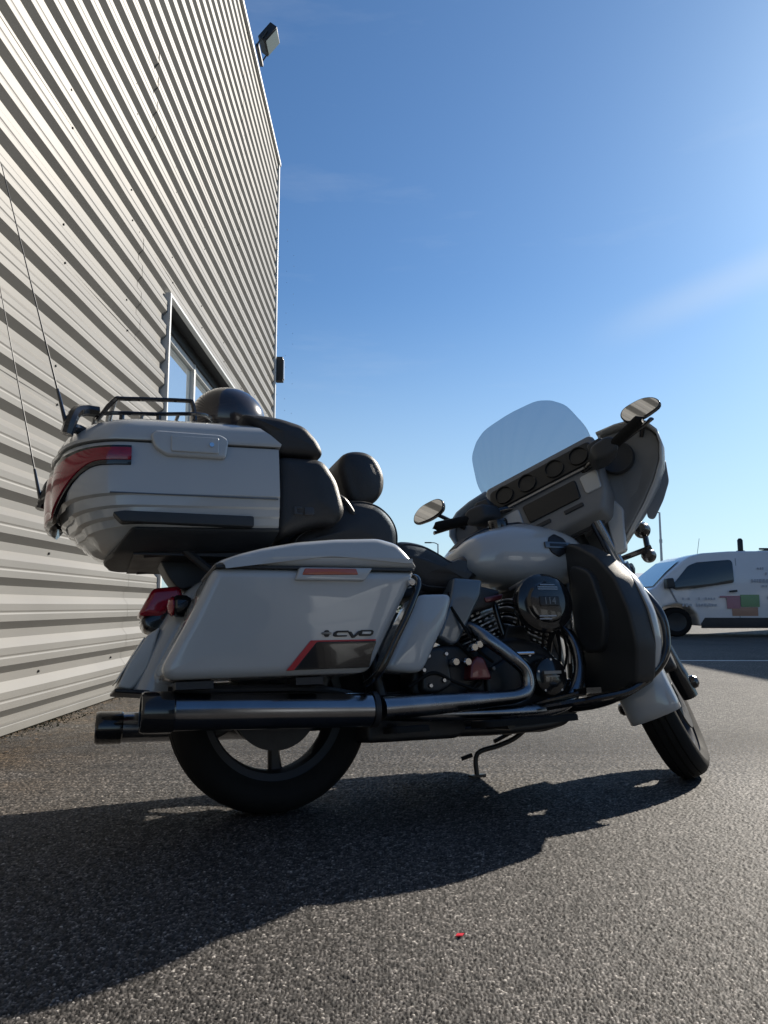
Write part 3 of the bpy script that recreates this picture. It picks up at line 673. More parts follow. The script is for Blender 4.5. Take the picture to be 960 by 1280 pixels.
# antennas
for s, base, tip in ((-1, (-.653, -.25, 1.141), (-.884, -.25, 2.001)), (1, (-.730, .25, 1.05), (-.93, .25, 1.94))):
    bs, tp = Vector(base), Vector(tip)
    a = part(MB().tube([bs, bs.lerp(tp, .45), tp], [.0032, .0022, .0014], 6), 'antenna', M['dark'], trunk)
    part(MB().tube([bs - (tp - bs) * .02, bs.lerp(tp, .14)], [.007, .0042], 8), 'antenna_base', M['black'], trunk)
    part(MB().tube([bs, bs + Vector((.03, -s * .03, .01)), bs + Vector((.07, -s * .06, .0))], .016, 8).tube([bs + Vector((0, 0, -.02)), bs + Vector((.012, 0, .03)), bs + Vector((.025, -s * .02, .062)), bs + Vector((.05, -s * .04, .078)), bs + Vector((.085, -s * .05, .080))], .018, 8), 'antenna_bracket', M['black'], trunk)
# trunk support structure
b = MB()
for s in (-1, 1):
    b.tube([(-.42, s * .13, .80), (-.22, s * .15, .815), (-.02, s * .15, .815), (.12, s * .15, .74)], .016, 8)
    b.tube([(-.34, s * .15, .84), (-.24, s * .15, .76), (-.17, s * .16, .70)], .014, 8)
    b.tube([(.0, s * .15, .82), (-.1, s * .15, .76), (-.17, s * .16, .70)], .012, 8)
b.box((-.27, 0, .805), (.36, .30, .03)); b.pillow([(-.38, .83), (-.10, .83), (-.16, .74), (-.30, .70), (-.335, .74)], .02, -.05, .05, .005, side(-1))
part(b, 'trunk_support', M['satin'])
# backrest wrap and speaker pods
for s in (-1, 1):
    pod = part(MB().pillow([(-.024, 1.108), (.133, 1.108), (.180, 1.037), (.192, .985), (.205, .925), (.17, .885), (.12, .89), (.06, .872), (-.03, .835), (-.028, .95)], .03, .12, .262, .035, side(s), bulge=.006, br=.03, steps=5), 'speaker_pod', M['leather'])
    part(MB().pillow([(-.15, 1.243), (-.075, 1.247), (-.01, 1.243), (.075, 1.222), (.125, 1.165), (.138, 1.115), (-.022, 1.113), (-.05, 1.17)], .028, .10, .258, .03, side(s), bulge=.005, br=.03, steps=5), 'backrest_wing', M['leather'])
    if s < 0:
        for poly in ([(.022, .906), (.050, .906), (.050, .912), (.030, .912), (.030, .926), (.048, .926), (.048, .932), (.022, .932)], [(.056, .906), (.084, .906), (.088, .912), (.088, .926), (.084, .932), (.056, .932)]):
            part(MB().pillow(poly, .003, .26, .2685, .001, side(s)), 'pod_lettering', M['ghost'], pod)
part(MB().pillow([(-.02, .87), (.05, .87), (.085, 1.0), (.07, 1.17), (.04, 1.235), (-.04, 1.235), (-.03, 1.05)], .03, -.13, .13, .02, side(-1), br=.02), 'passenger_backrest', M['leather'])
# seats
part(MB().pillow([(.02, .80), (.05, .875), (.14, .92), (.20, .985), (.27, 1.012), (.36, 1.0), (.415, .952), (.440, .89), (.425, .79)], .05, -.175, .175, .055, side(-1), bulge=.01, br=.055, steps=5), 'passenger_seat', M['leather'])
part(MB().pillow([(.38, .78), (.415, .862), (.47, .864), (.53, .853), (.585, .826), (.63, .797), (.665, .80), (.69, .825), (.70, .80), (.695, .74), (.68, .70), (.64, .675), (.50, .685)], .035, -.185, .185, .06, side(-1), bulge=.008, br=.06, steps=5), 'rider_seat', M['leather'])
part(MB().pillow([(.232, 1.140), (.250, 1.185), (.292, 1.202), (.345, 1.202), (.384, 1.178), (.412, 1.118), (.405, 1.055), (.372, 1.012), (.32, .992), (.275, .998), (.252, 1.06)], .03, -.125, .125, .032, side(-1), bulge=.010, br=.032, steps=5), 'rider_backrest', M['leather'])
def piping(poly, rad, rr, w1, a, name):
    poly = ccw(poly); d = rr * (1 - cos(a)); ring = rpoly(inset(poly, d), max(rad - d * .6, .001), 4)
    for s in (-1, 1): part(MB().tube([(u, s * (w1 - rr + rr * sin(a)), v) for u, v in ring], .0032, 6, 2, closed=True), name, M['leather'])
piping([(.02, .80), (.05, .875), (.14, .92), (.20, .985), (.27, 1.012), (.36, 1.0), (.415, .952), (.440, .89), (.425, .79)], .05, .055, .175, .75, 'seat_piping')
piping([(.38, .78), (.415, .862), (.47, .864), (.53, .853), (.585, .826), (.63, .797), (.665, .80), (.69, .825), (.70, .80), (.695, .74), (.68, .70), (.64, .675), (.50, .685)], .035, .06, .185, .75, 'seat_piping')
for y in (-.05, .05): part(MB().tube([(.33, y, 1.08), (.335, y, .92)], .009, 8, 0), 'backrest_post', M['satin'])
part(MB().tube([(.27, -.165, .93), (.22, -.185, .99), (.16, -.175, 1.02)], .009, 8), 'grab_rail', M['satin'])

# ---- tank
def sec(x, z0, z1, hw, n=36, top=.88, e=2.9):
    R = []
    for k in range(n):
        a = 2 * pi * k / n; c, s_ = cos(a), sin(a)
        y = hw * math.copysign(abs(c) ** (2 / e), c); zz = math.copysign(abs(s_) ** (2 / e), s_)
        if zz > 0: y *= 1 - (1 - top) * zz ** 1.6
        R.append((x, y, (z0 + z1) / 2 + (z1 - z0) / 2 * zz))
    return R
tk = [(.700, .785, .845, .05), (.715, .765, .868, .09), (.745, .748, .895, .125), (.79, .738, .922, .15), (.85, .73, .945, .165), (.92, .72, .965, .174), (1.0, .714, .975, .178), (1.08, .714, .965, .178), (1.13, .718, .955, .178), (1.17, .727, .94, .176), (1.205, .745, .92, .165), (1.23, .77, .89, .135), (1.242, .80, .86, .085)]
tank = part(MB().loft([sec(*t) for t in tk]), 'fuel_tank', M['paint'], ang=60)
b = MB(); rings = []
for x, zz, hw in ((.72, .878, .04), (.76, .912, .055), (.84, .952, .06), (.92, .975, .065), (1.0, .987, .06), (1.08, .98, .05), (1.15, .955, .035)):
    rings.append([(x, -hw, zz - .03), (x, -hw * .8, zz - .004), (x, 0, zz + .003), (x, hw * .8, zz - .004), (x, hw, zz - .03)])
part(b.loft(rings), 'tank_console', M['satin'], tank)
part(MB().lathe([(0, .018), (.035, .018), (.04, .01), (.04, -.02)], (.90, -.055, .968), (-.2, -.15, 1), 24), 'fuel_cap', M['black'], tank)
for s in (-1, 1):
    sd_ = side(s)
    def tank_y(x, z):
        for a, b_ in zip(tk, tk[1:]):
            if a[0] <= x <= b_[0]:
                q = (x - a[0]) / (b_[0] - a[0]); z0, z1, hw = [a[k] + (b_[k] - a[k]) * q for k in (1, 2, 3)]
                zz = max(-.98, min(.98, (z - (z0 + z1) / 2) / ((z1 - z0) / 2))); y = hw * (1 - abs(zz) ** 2.9) ** (1 / 2.9)
                return y * (1 - .12 * zz ** 1.6) if zz > 0 else y
        return .12
    def bd(u, v, w, s=s): return (u, s * (tank_y(u, v) + w), v)
    def em(pts, k=1.22): return [(1.078 + (x - 1.095) * k, .860 + (z - .862) * k) for x, z in pts]
    part(MB().pillow(em([(1.055, .862), (1.068, .888), (1.095, .902), (1.122, .888), (1.135, .862), (1.122, .838), (1.095, .824), (1.068, .838)]), .006, -.006, .005, .002, bd), 'tank_emblem', M['badge'], tank)
    part(MB().pillow(em([(1.046, .872), (1.142, .872), (1.142, .852), (1.046, .852)]), .002, -.004, .0075, .001, bd), 'emblem_bar', M['badge_lt'], tank)
    part(MB().pillow(em([(1.062, .867), (1.126, .867), (1.126, .857), (1.062, .857)]), .002, -.002, .0082, .0005, bd), 'emblem_lettering', M['badge'], tank)
# ---- side cover + under-seat panel
for s in (-1, 1):
    part(MB().pillow([(.300, .412), (.361, .530), (.436, .655), (.566, .658), (.537, .568), (.486, .488), (.438, .407), (.405, .400)], .03, .16, .268, .02, side(s), bulge=.006), 'side_cover', M['paint'])
    part(MB().pillow([(.60, .722), (.715, .716), (.705, .66), (.672, .612), (.60, .50), (.575, .49), (.52, .52), (.575, .63)], .012, .15, .215, .012, side(s)), 'frame_cover', M['grey_paint'])
# ---- frame
b = MB()
for s in (-1, 1):
    b.tube([(.30, s * .13, .60), (.34, s * .16, .30), (.45, s * .17, .225), (.95, s * .16, .215), (1.10, s * .12, .30), (1.17, s * .06, .60), (1.20, s * .03, .85)], .02, 10)
    b.tube([(.25, s * .13, .66), (.55, s * .12, .70), (.85, s * .06, .80), (1.18, s * .02, .92)], .018, 8)
part(b, 'frame', M['satin'])
part(MB().pillow([(.27, .205), (.27, .28), (.95, .28), (1.08, .30), (1.11, .262), (1.03, .205), (.94, .188), (.60, .196)], .02, -.17, .17, .02, side(-1), br=.02), 'oil_pan', M['engine'])
part(MB().pillow([(.26, .195), (.26, .34), (.60, .34), (.62, .21), (.58, .19)], .02, -.12, .19, .015, side(-1)), 'gearbox', M['engine'])
# ---- engine
eng = part(MB().pillow([(.66, .25), (.64, .40), (.70, .49), (.84, .53), (.98, .49), (1.05, .40), (1.06, .28), (.98, .21), (.72, .21)], .05, -.16, .18, .03, side(-1), br=.03), 'engine', M['engine'])
part(MB().pillow([(.42, .33), (.43, .47), (.55, .495), (.68, .49), (.70, .36), (.60, .32)], .03, .10, .20, .015, side(-1)), 'transmission', M['engine'])
part(MB().pillow([(.44, .34), (.455, .475), (.52, .485), (.545, .47), (.555, .36), (.50, .335)], .02, .19, .235, .012, side(-1)), 'rear_brake_reservoir', M['satin'], eng)
for s0, ang, cx in ((0, -22.5, .80), (1, 22.5, .90)):
    d = Vector((sin(radians(ang)), 0, cos(radians(ang)))); t = Vector((cos(radians(ang)), 0, -sin(radians(ang))))
    base = Vector((cx, -.01, .44)) + d * .02
    cyl = part(MB().lathe([(0, 0), (.072, 0), (.072, .19), (0, .19)], base, d, 24), 'cylinder', M['engine'], eng)
    for k in range(11):
        o = base + d * (.022 + k * .0155); hw = .098 if k < 8 else .112; hy = .112 if k < 8 else .120
        poly = rpoly([(-hw, -hy), (hw, -hy), (hw, hy), (-hw, hy)], .035, 3)
        f = MB(); R0 = [o + t * u + Vector((0, v, 0)) for u, v in poly]; f.loft([R0, [p + d * .0045 for p in R0]])
        part(f, 'cooling_fin', M['fin'] if k % 2 == 0 else M['engine'], eng)
    tips = MB()
    for k in range(11):
        o = base + d * (.022 + k * .0155 + .00225); hy = .112 if k < 8 else .120; hw = .098 if k < 8 else .112
        for q in (-.066, -.046, -.026, .0, .03, .055): tips.box(o + t * q + Vector((0, -hy - .001, 0)), (.011, .004, .0062), Matrix.Rotation(radians(ang), 3, 'Y'))
        for q in (-.05, -.07): tips.box(o + t * (-hw) + Vector((0, q, 0)), (.003, .008, .0046), Matrix.Rotation(radians(ang), 3, 'Y'))
    tag(part(tips, 'machined_fin_tips', M['chrome2'], eng), kind='stuff')
    o = base + d * .195
    poly = rpoly([(-.085, -.11), (.085, -.11), (.085, .11), (-.085, .11)], .03, 3)
    R0 = [o + t * u + Vector((0, v, 0)) for u, v in poly]
    part(MB().loft([R0, [p + d * .035 for p in R0], [o + d * .055 + t * (u * .8) + Vector((0, v * .85, 0)) for u, v in poly]]), 'rocker_cover', M['black'], eng, bevel=.004)
    part(MB().tube([Vector((.85 + s0 * .045, -.16, .36)), o + t * (.085 if s0 == 0 else -.085) + Vector((0, -.12, 0))], .011, 10, 0), 'pushrod_tubes', M['black'], eng)
ac = part(MB().lathe([(0, .115), (.058, .115), (.066, .113), (.072, .104), (.092, .10), (.101, .092), (.104, .078), (.100, .058), (.080, .05), (0, .05)], (.908, -.205, .622), (0, -1, 0), 48).xf(lambda p: Vector((.908 + (p.x - .908) * 1.12, p.y, p.z))), 'air_cleaner', M['black'], eng, ang=30)
part(MB().pillow([(.868, .606), (.868, .640), (.948, .640), (.948, .606)], .006, .318, .324, .002, side(-1)), 'cover_plate', M['badge'], ac)
for z_ in (.665, .672, .680): part(MB().box((.906, -.3205, z_), (.082 if z_ < .675 else .06, .004, .004)), 'cover_rib', M['smoke'], ac)
part(MB().box((.895, -.3205, .572), (.07, .004, .005)).box((.885, -.3205, .562), (.05, .004, .004)), 'cover_rib', M['smoke'], ac)
text_o = text_mb('114', .034, lambda x, y, zz: (.908 + x, -.3245 - zz, .623 + y), .001)
part(text_o, 'cover_lettering', M['badge_lt'], ac)
tc_ = part(MB().lathe([(0, .032), (.052, .03), (.062, .024), (.066, .010), (.066, -.06), (0, -.06)], (.925, -.235, .372), (0, -1, 0), 40), 'timer_cover', M['black'], eng, ang=30)
part(MB().box((.925, -.2665, .385), (.07, .003, .010)).box((.925, -.2665, .372), (.05, .003, .004)), 'cover_marking', M['badge_lt'], tc_)
for k in range(5):
    a = 2 * pi * k / 5 + .3; part(MB().lathe([(0, .004), (.004, .004), (.005, 0)], (.925 + cos(a) * .057, -.26, .372 + sin(a) * .057), (0, -1, 0), 8), 'bolt', M['steel'], tc_)
part(MB().pillow([(.70, .30), (.70, .40), (.80, .45), (.95, .46), (1.04, .38), (1.02, .28), (.9, .25)], .03, .14, .20, .015, side(-1)), 'cam_cover', M['engine'], eng)
part(MB().pillow([(.612, .372), (.622, .425), (.648, .452), (.675, .445), (.70, .372)], .012, .18, .245, .008, side(-1)), 'starter_cover', M['maroon'], eng)
for x, zz in ((.560, .432), (.605, .431), (.635, .478), (.655, .487)):
    part(MB().lathe([(0, .014), (.011, .014), (.015, .008), (.015, -.02)], (x, -.245, zz), (0, -1, 0), 14), 'bolt', M['chrome'], eng)
part(MB().tube([(.745, -.275, .452), (.85, -.275, .452)], .006, 8, 0).lathe([(0, .016), (.010, .016), (.013, .008), (.013, -.02)], (.742, -.27, .452), (0, -1, 0), 14), 'brake_linkage', M['chrome'])
part(MB().pillow([(.55, .66), (.71, .70), (.80, .68), (.76, .62), (.66, .60)], .02, .08, .20, .015, side(-1)), 'ignition_cover', M['satin'], eng)
part(MB().pillow([(.72, .655), (.80, .668), (.79, .648), (.725, .636)], .006, .15, .205, .004, side(-1)), 'spark_lead_cover', M['maroon'], eng)
for i in range(7):
    x0 = 1.0 + random.uniform(-.04, .06)
    part(MB().tube([(x0, -.16, .74), (x0 + random.uniform(-.03, .05), -.19, .62), (x0 + random.uniform(-.06, .03), -.17, .45), (x0 - .05, -.16, .32)], .005, 6, 5), 'hose', M['rubber'])
part(MB().tube([(.60, -.20, .50), (.68, -.21, .40), (.60, -.22, .33), (.45, -.21, .31)], .007, 6), 'hose', M['rubber'])
part(MB().tube([(.40, -.22, .36), (.48, -.24, .40), (.56, -.23, .37), (.66, -.24, .33)], .006, 6), 'hose', M['rubber'])
for x, zz, y in ((.72, .33, .20), (.73, .41, .20), (.80, .435, .20), (.88, .452, .20), (.985, .43, .20), (1.015, .36, .20), (1.0, .30, .20), (.47, .36, .235), (.47, .455, .235), (.535, .46, .235), (.52, .375, .235), (.45, .41, .235)):
    part(MB().lathe([(0, .007), (.006, .007), (.0085, .003), (.0085, -.01)], (x, -y, zz), (0, -1, 0), 8), 'bolt', M['steel'], eng)
part(MB().lathe([(0, .09), (.030, .09), (.036, .08), (.036, 0), (0, 0)], (1.075, -.10, .33), (.7, -.7, .1), 20), 'oil_filter', M['black'], eng)
for k in range(6): part(MB().box((.585 + k * .016, -.2015, .648 + k * .006), (.006, .012, .05)), 'coil_rib', M['engine'], eng)
part(MB().pillow([(.80, .50), (.83, .56), (.90, .56), (.93, .50)], .012, .10, .165, .008, side(-1)), 'intake_manifold', M['engine'], eng)
part(MB().tube([(.88, -.12, .70), (.94, -.20, .73), (1.03, -.21, .71), (1.09, -.17, .60), (1.08, -.16, .42)], .007, 8), 'oil_line', M['steel'], eng)
part(MB().tube([(.58, -.215, .62), (.62, -.23, .54), (.66, -.235, .47), (.72, -.22, .43)], .005, 6), 'sensor_cable', M['rubber'], eng)
part(MB().box((1.055, -.185, .585), (.03, .03, .06)).box((1.06, -.19, .64), (.018, .02, .04)), 'regulator', M['steel'], eng, bevel=.003)
# primary cover, left side
part(MB().pillow([(.48, .27), (.46, .38), (.52, .46), (.88, .47), (.98, .40), (.98, .28), (.9, .22), (.55, .22)], .05, .18, .275, .03, side(1)), 'primary_cover', M['black'])
part(MB().pillow([(.06, .24), (.06, .44), (.5, .46), (.5, .24)], .03, .095, .115, .005, side(1)), 'belt_guard', M['satin'])
# exhaust
part(MB().tube([(.70, -.08, .60), (.655, -.17, .565), (.675, -.25, .515), (.745, -.285, .448), (.800, -.29, .395), (.802, -.29, .335), (.755, -.295, .312), (.65, -.30, .306), (.45, -.31, .300), (.26, -.325, .296)], [.024, .024, .024, .024, .024, .024, .024, .026, .032, .034], 14, 8), 'exhaust_header', M['pipe'])
part(MB().tube([(1.02, -.08, .60), (1.09, -.16, .52), (1.07, -.225, .40), (1.0, -.25, .30), (.9, -.255, .265), (.7, -.265, .262), (.45, -.28, .272), (.27, -.30, .285)], .024, 14, 8), 'exhaust_header', M['pipe'])
for s in (-1, 1):
    y = s * .33
    ax = Vector((-.59, 0, .024)).normalized()
    dx = 0 if s < 0 else -.088
    mf = part(MB().lathe([(0, 0), (.030, 0), (.034, .006), (.046, .012), (.049, .03), (.050, .60), (0, .60)], (.243 + dx, y, .294 + dx * .3), ax, 32), 'muffler', M['smoke'], ang=30)
    part(MB().lathe([(0, 0), (.0515, 0), (.0545, .004), (.0545, .078), (.050, .086), (.042, .086), (.040, .05), (0, .05)], (-.348 + dx, y, .318 + dx * .3), ax, 32), 'exhaust_tip', M['black'], mf, ang=30)
    part(MB().lathe([(.047, 0), (.053, 0), (.053, .016), (.047, .016)], (.236 + dx, y, .2943 + dx * .3), ax, 28, closed_prof=True), 'clamp', M['satin'], mf)
part(MB().tube([(.40, .1, .28), (.30, .25, .285), (.12, .33, .295)], .028, 12), 'exhaust_crossover', M['satin'])
# floorboards, pedal, guards
for s in (-1, 1):
    part(MB().pillow([(.56, .0), (.90, .0), (.93, .03), (.92, .10), (.56, .11)], .03, 0, .02, .006, lambda u, v, w, s=s: (u, s * (.30 + v), .222 + w + .05 * max(0, u - .86))), 'floorboard', M['rubber'])
    part(MB().pillow([(.28, .0), (.40, .0), (.42, .03), (.41, .08), (.28, .09)], .02, 0, .02, .006, lambda u, v, w, s=s: (u, s * (.26 + v), .222 + w)), 'passenger_floorboard', M['rubber'])
    part(MB().tube([(.7, s * .16, .225), (.7, s * .33, .22)], .014, 8).tube([(.34, s * .14, .25), (.34, s * .28, .225)], .012, 8), 'floorboard_bracket', M['satin'])
    g = [(1.02, s * .10, .262), (1.10, s * .26, .272), (1.18, s * .37, .318), (1.262, s * .425, .395), (1.295, s * .43, .48), (1.285, s * .42, .58), (1.24, s * .34, .70), (1.20, s * .20, .775), (1.18, s * .05, .80)]
    part(MB().tube(g, .0165, 12, 6), 'engine_guard', M['black'])
    part(MB().tube([(.86, s * .30, .270), (1.0, s * .385, .288), (1.12, s * .40, .305), (1.20, s * .395, .335)], .011, 8), 'guard_brace', M['black'])
part(MB().tube([(.84, -.26, .28), (.93, -.33, .30), (.98, -.36, .315)], .010, 8).box((.985, -.365, .315), (.06, .07, .018)), 'brake_pedal', M['black'])
part(MB().tube([(.84, .28, .28), (.97, .35, .34), (1.0, .36, .35)], .009, 8), 'shift_lever', M['black'])
# lower fairings (leg shields)
for s in (-1, 1):
    poly = [(.165, .82), (.185, .868), (.24, .85), (.345, .785), (.425, .695), (.465, .575), (.468, .455), (.42, .335), (.30, .30), (.05, .30), (.10, .45), (.145, .62)]
    def lowmap(u, v, w, s=s): return (1.175 + w + (v - .6) * -.10 - .25 * max(0, u - .30) ** 1.0 * .35, s * u, v)
    lf = part(MB().pillow(poly, .03, -.045, .045, .015, lowmap, bulge=.004, br=.014), 'lower_fairing', M['plastic'], ang=50)
    out = [(.17, .80), (.19, .840), (.25, .825), (.345, .77), (.430, .685), (.474, .57), (.470, .46), (.41, .345), (.30, .32), (.12, .33), (.10, .55)]
    part(MB().pillow(out, .04, .040, .085, .035, lowmap, bulge=.01), 'lower_fairing_cap', M['paint'], lf, ang=50)
    part(MB().pillow([(.17, .56), (.22, .78), (.33, .73), (.36, .56), (.30, .45), (.19, .45)], .04, -.075, -.03, .012, lambda u, v, w, s=s: lowmap(u, v, -.03 - (w + .075), s), bulge=.004), 'glove_box', M['plastic'], lf)
    part(MB().box((1.125, s * .245, .575), (.008, .012, .075)).box((1.122, s * .245, .605), (.012, .022, .02)), 'glove_box_latch', M['steel'], lf)
# kickstand, left side
part(MB().tube([(1.07, .12, .215), (1.00, .135, .165), (.93, .15, .14), (.85, .18, .115), (.843, .185, .04)], .0095, 10, 5).box((.845, .188, .035), (.06, .035, .010)).tube([(.79, .20, .10), (.83, .185, .112)], .008, 8, 0).tube([(1.03, .145, .20), (.92, .165, .155)], .008, 8, 0), 'kickstand', M['satin'])

# ---- front end (built straight ahead, turned by the steering)
st_fairing = st
def st(p): return Matrix.Rotation(STEER + radians(1.5), 3, SAX) @ (Vector(p) - SA) + SA
FZ = -.046
WW = 1.495
front = wheel((WW, 0, .317 + FZ), .317, .064, .236, True, 'front_wheel', 7, .15, (-.062, .062))
ax_ = Vector((-sin(RAKE), 0, cos(RAKE)))
for s in (-1, 1):
    y = s * .108; a0 = Vector((WW - .005, y, .30 + FZ))
    part(MB().tube([a0 - ax_ * .03, a0 + ax_ * .06, a0 + ax_ * .12, a0 + ax_ * .42], [.030, .034, .031, .031], 16, 3), 'fork_slider', M['black'], steer=True)
    part(MB().tube([a0 + ax_ * .40, a0 + ax_ * .82], .0245, 16, 0), 'fork_tube', M['smoke'], steer=True)
    part(MB().tube([a0 + ax_ * .36, a0 + ax_ * .54], .036, 16, 0), 'fork_cover', M['black'], steer=True)
    part(MB().lathe([(0, .032), (.014, .032), (.024, .024), (.026, .012), (.026, -.02), (0, -.02)], a0 + Vector((0, s * .022, .018)), (0, s, 0), 20), 'axle_cap', M['black'], steer=True)
    part(MB().pillow([(-.055, -.06), (-.075, .03), (-.04, .085), (.01, .08), (.02, .0), (0, -.06)], .02, .06, .125, .015, lambda u, v, w, s=s: (WW - .115 + u, s * w, .42 + FZ + v)), 'front_brake_caliper', M['satin'], steer=True)
    part(MB().tube([(WW - .10, s * .125, .49), (WW - .17, s * .13, .62), (WW - .23, s * .11, .80)], .006, 6), 'brake_line', M['rubber'], steer=True)
b = MB(); C = Vector((WW, 0, .318 + FZ)); rings = []
for k in range(33):
    a = radians(38 + (200 - 38) * k / 32); d = Vector((cos(a), 0, sin(a)))
    end = min(1, min(k, 32 - k) / 4 + .4)
    s_ = [(-.090, .235 if k > 5 else .30), (-.091, .29), (-.089, .325), (-.078, .343), (-.045, .353), (0, .356), (.045, .353), (.078, .343), (.089, .325), (.091, .29), (.090, .235 if k > 5 else .30)]
    sk = .262 + .05 * (1 - min(1, (32 - k) / 7.)) + .05 * (1 - min(1, k / 7.))
    rings.append([C + d * max(r, sk) + Vector((0, y, 0)) for y, r in s_])
b.loft(rings, cap=False, closed=False)
part(b, 'front_fender', M['paint'], steer=True, solid=.006, ang=50)
part(MB().box((1.30, 0, .72), (.09, .30, .035), Matrix.Rotation(-RAKE, 3, 'Y')).box((1.21, 0, .93), (.10, .28, .04), Matrix.Rotation(-RAKE, 3, 'Y')).tube([(1.42, 0, .70), (1.22, 0, 1.0)], .035, 14, 0), 'triple_clamp', M['satin'], steer=True, bevel=.008)
# batwing fairing
st = st_fairing
prof = [(.815, .175, 1.33, 1.235), (.86, .235, 1.36, 1.225), (.91, .305, 1.40, 1.215), (.97, .375, 1.44, 1.20), (1.03, .430, 1.46, 1.185), (1.09, .462, 1.465, 1.165), (1.14, .470, 1.45, 1.15), (1.19, .450, 1.42, 1.145), (1.225, .405, 1.385, 1.15), (1.25, .34, 1.35, 1.165), (1.268, .26, 1.32, 1.185)]
rings = []
for z_, hw, xf, xr in prof:
    R = []
    for k in range(41):
        u = -1 + 2 * k / 40; th = u * pi / 2
        y = hw * math.copysign(abs(sin(th)) ** .75, th); x = xr + (xf - xr) * max(0, cos(th)) ** .62
        R.append((x, y, z_))
    rings.append(R)
fair = part(MB().loft(rings, cap=False, closed=False), 'fairing', M['paint'], steer=True, solid=.008, ang=50)
# inner liner: wings and dash
for s in (-1, 1):
    wing = [(.235, 1.262), (.33, 1.24), (.40, 1.215), (.446, 1.18), (.462, 1.13), (.452, 1.085), (.42, 1.03), (.37, .975), (.30, .915), (.235, .865), (.185, .83), (.15, .86), (.165, .95), (.20, 1.10)]
    part(MB().pillow(wing, .02, -.01, .012, .006, lambda u, v, w, s=s: (1.225 - w - .16 * (u - .30) * (1 if u > .30 else .35), s * u, v), bulge=-.02), 'fairing_liner', M['liner'], fair, True)
    part(MB().lathe([(0, .004), (.05, .004), (.058, .010), (.064, .012), (.068, .006), (.068, -.01)], (1.20, s * .29, 1.13), (-1, 0, 0), 30), 'fairing_speaker', M['plastic'], fair, True)
dash = part(MB().pillow([(-.245, 1.245), (.245, 1.245), (.255, 1.18), (.225, 1.085), (.215, .99), (.17, .905), (-.17, .905), (-.215, .99), (-.225, 1.085), (-.255, 1.18)], .02, 0, .14, .02, lambda u, v, w: (1.26 - w - (1.245 - v) * .14, u, v)), 'dash', M['liner'], fair, True)
def dmap(u, v, w): return (1.12 - w - (1.245 - v) * .14, u, v)
part(MB().pillow([(-.228, 1.212), (.228, 1.212), (.238, 1.16), (.215, 1.118), (-.215, 1.118), (-.238, 1.16)], .02, -.02, .012, .006, dmap), 'gauge_panel', M['dial'], dash, True)
part(MB().pillow([(-.235, 1.110), (.235, 1.110), (.23, 1.098), (-.23, 1.098)], .003, -.02, .016, .004, dmap), 'dash_trim', M['smoke'], dash, True)
for k, y in enumerate((.168, .062, -.062, -.168)):
    r = .040
    part(MB().lathe([(0, .0), (r * .86, .0), (r * .9, .008), (r, .008), (r, -.01)], dmap(y, 1.165, .014), (-1, 0, .14), 28), 'gauge', M['dial'], dash, True)
part(MB().pillow([(-.118, 1.078), (.118, 1.078), (.112, .992), (-.112, .992)], .012, -.02, .010, .005, dmap), 'display_screen', M['dial'], dash, True)
for s in (-1, 1):
    part(MB().pillow([(s * .135, 1.078), (s * .21, 1.078), (s * .20, .995), (s * .135, .995)], .012, -.02, .008, .005, dmap), 'dash_pocket', M['paint'], dash, True)
    part(MB().pillow([(s * .03, .972), (s * .11, .972), (s * .11, .955), (s * .03, .955)], .004, -.02, .008, .003, dmap), 'switch_row', M['plastic'], dash, True)
    # lower cowl sides in body colour
    part(MB().pillow([(s * .20, 1.0), (s * .225, .93), (s * .165, .77), (s * .12, .77), (s * .15, .93)], .012, 0, .03, .008, lambda u, v, w: (1.24 - w, u, v)), 'fairing_skirt', M['paint'], fair, True)
# windshield
wsP = [(.250, 1.225), (.262, 1.30), (.262, 1.34), (.252, 1.385), (.233, 1.45), (.203, 1.49), (.172, 1.517), (.115, 1.543), (.0, 1.556)]
rows_ = []; wc = cat([(y, z_, 0) for y, z_ in wsP], 4)
for c_ in wc[:-1]:
    hw, z_ = max(c_.x, .02), c_.y; R = []
    for k in range(25):
        y = hw * (-1 + 2 * k / 24); R.append((1.30 - .36 * (z_ - 1.225) - .55 * y * y, y + .03, z_))
    rows_.append(R)
part(MB().loft(rows_, cap=False, closed=False), 'windshield', M['glass'], fair, True, solid=.004, ang=60)
b = MB(); b.tube([(1.315, y, 1.262 - .25 * y * y) for y in (-.25, -.15, 0, .15, .25)], .012, 8); part(b, 'windshield_trim', M['black'], fair, True)
# wind deflectors
for s in (-1, 1):
    part(MB().pillow([(.315, .965), (.43, 1.085), (.447, 1.078), (.42, .985), (.37, .92), (.305, .855), (.285, .87)], .015, -.004, .004, .003, lambda u, v, w, s=s: (1.30 + w + .25 * (u - .40), s * u, v), br=.003), 'wind_deflector', M['liner'], fair, True)
# headlamp and fork lamps
part(MB().lathe([(0, .05), (.06, .045), (.085, .02), (.092, 0), (.092, -.05)], (1.44, 0, 1.06), (1, 0, 0), 32), 'headlight', M['lens'], fair, True)
part(MB().tube([(1.40, -.24, .80), (1.39, 0, .81), (1.40, .24, .80)], .012, 8), 'lamp_bar', M['black'], steer=True)
for s in (-1, 1):
    part(MB().lathe([(0, -.035), (.02, -.032), (.032, -.014), (.034, .01), (.030, .024), (0, .026)], (1.40, s * .235, .885), (1, 0, 0), 24), 'fork_lamp', M['black'], steer=True)
    part(MB().lathe([(0, -.028), (.018, -.026), (.028, -.01), (.029, .012), (.025, .026), (0, .028)], (1.40, s * .215, .775), (1, 0, 0), 20), 'front_turn_signal', M['black'], steer=True)
    part(MB().tube([(1.40, s * .235, .85), (1.40, s * .225, .81)], .012, 8, 0), 'lamp_stem', M['black'], steer=True)
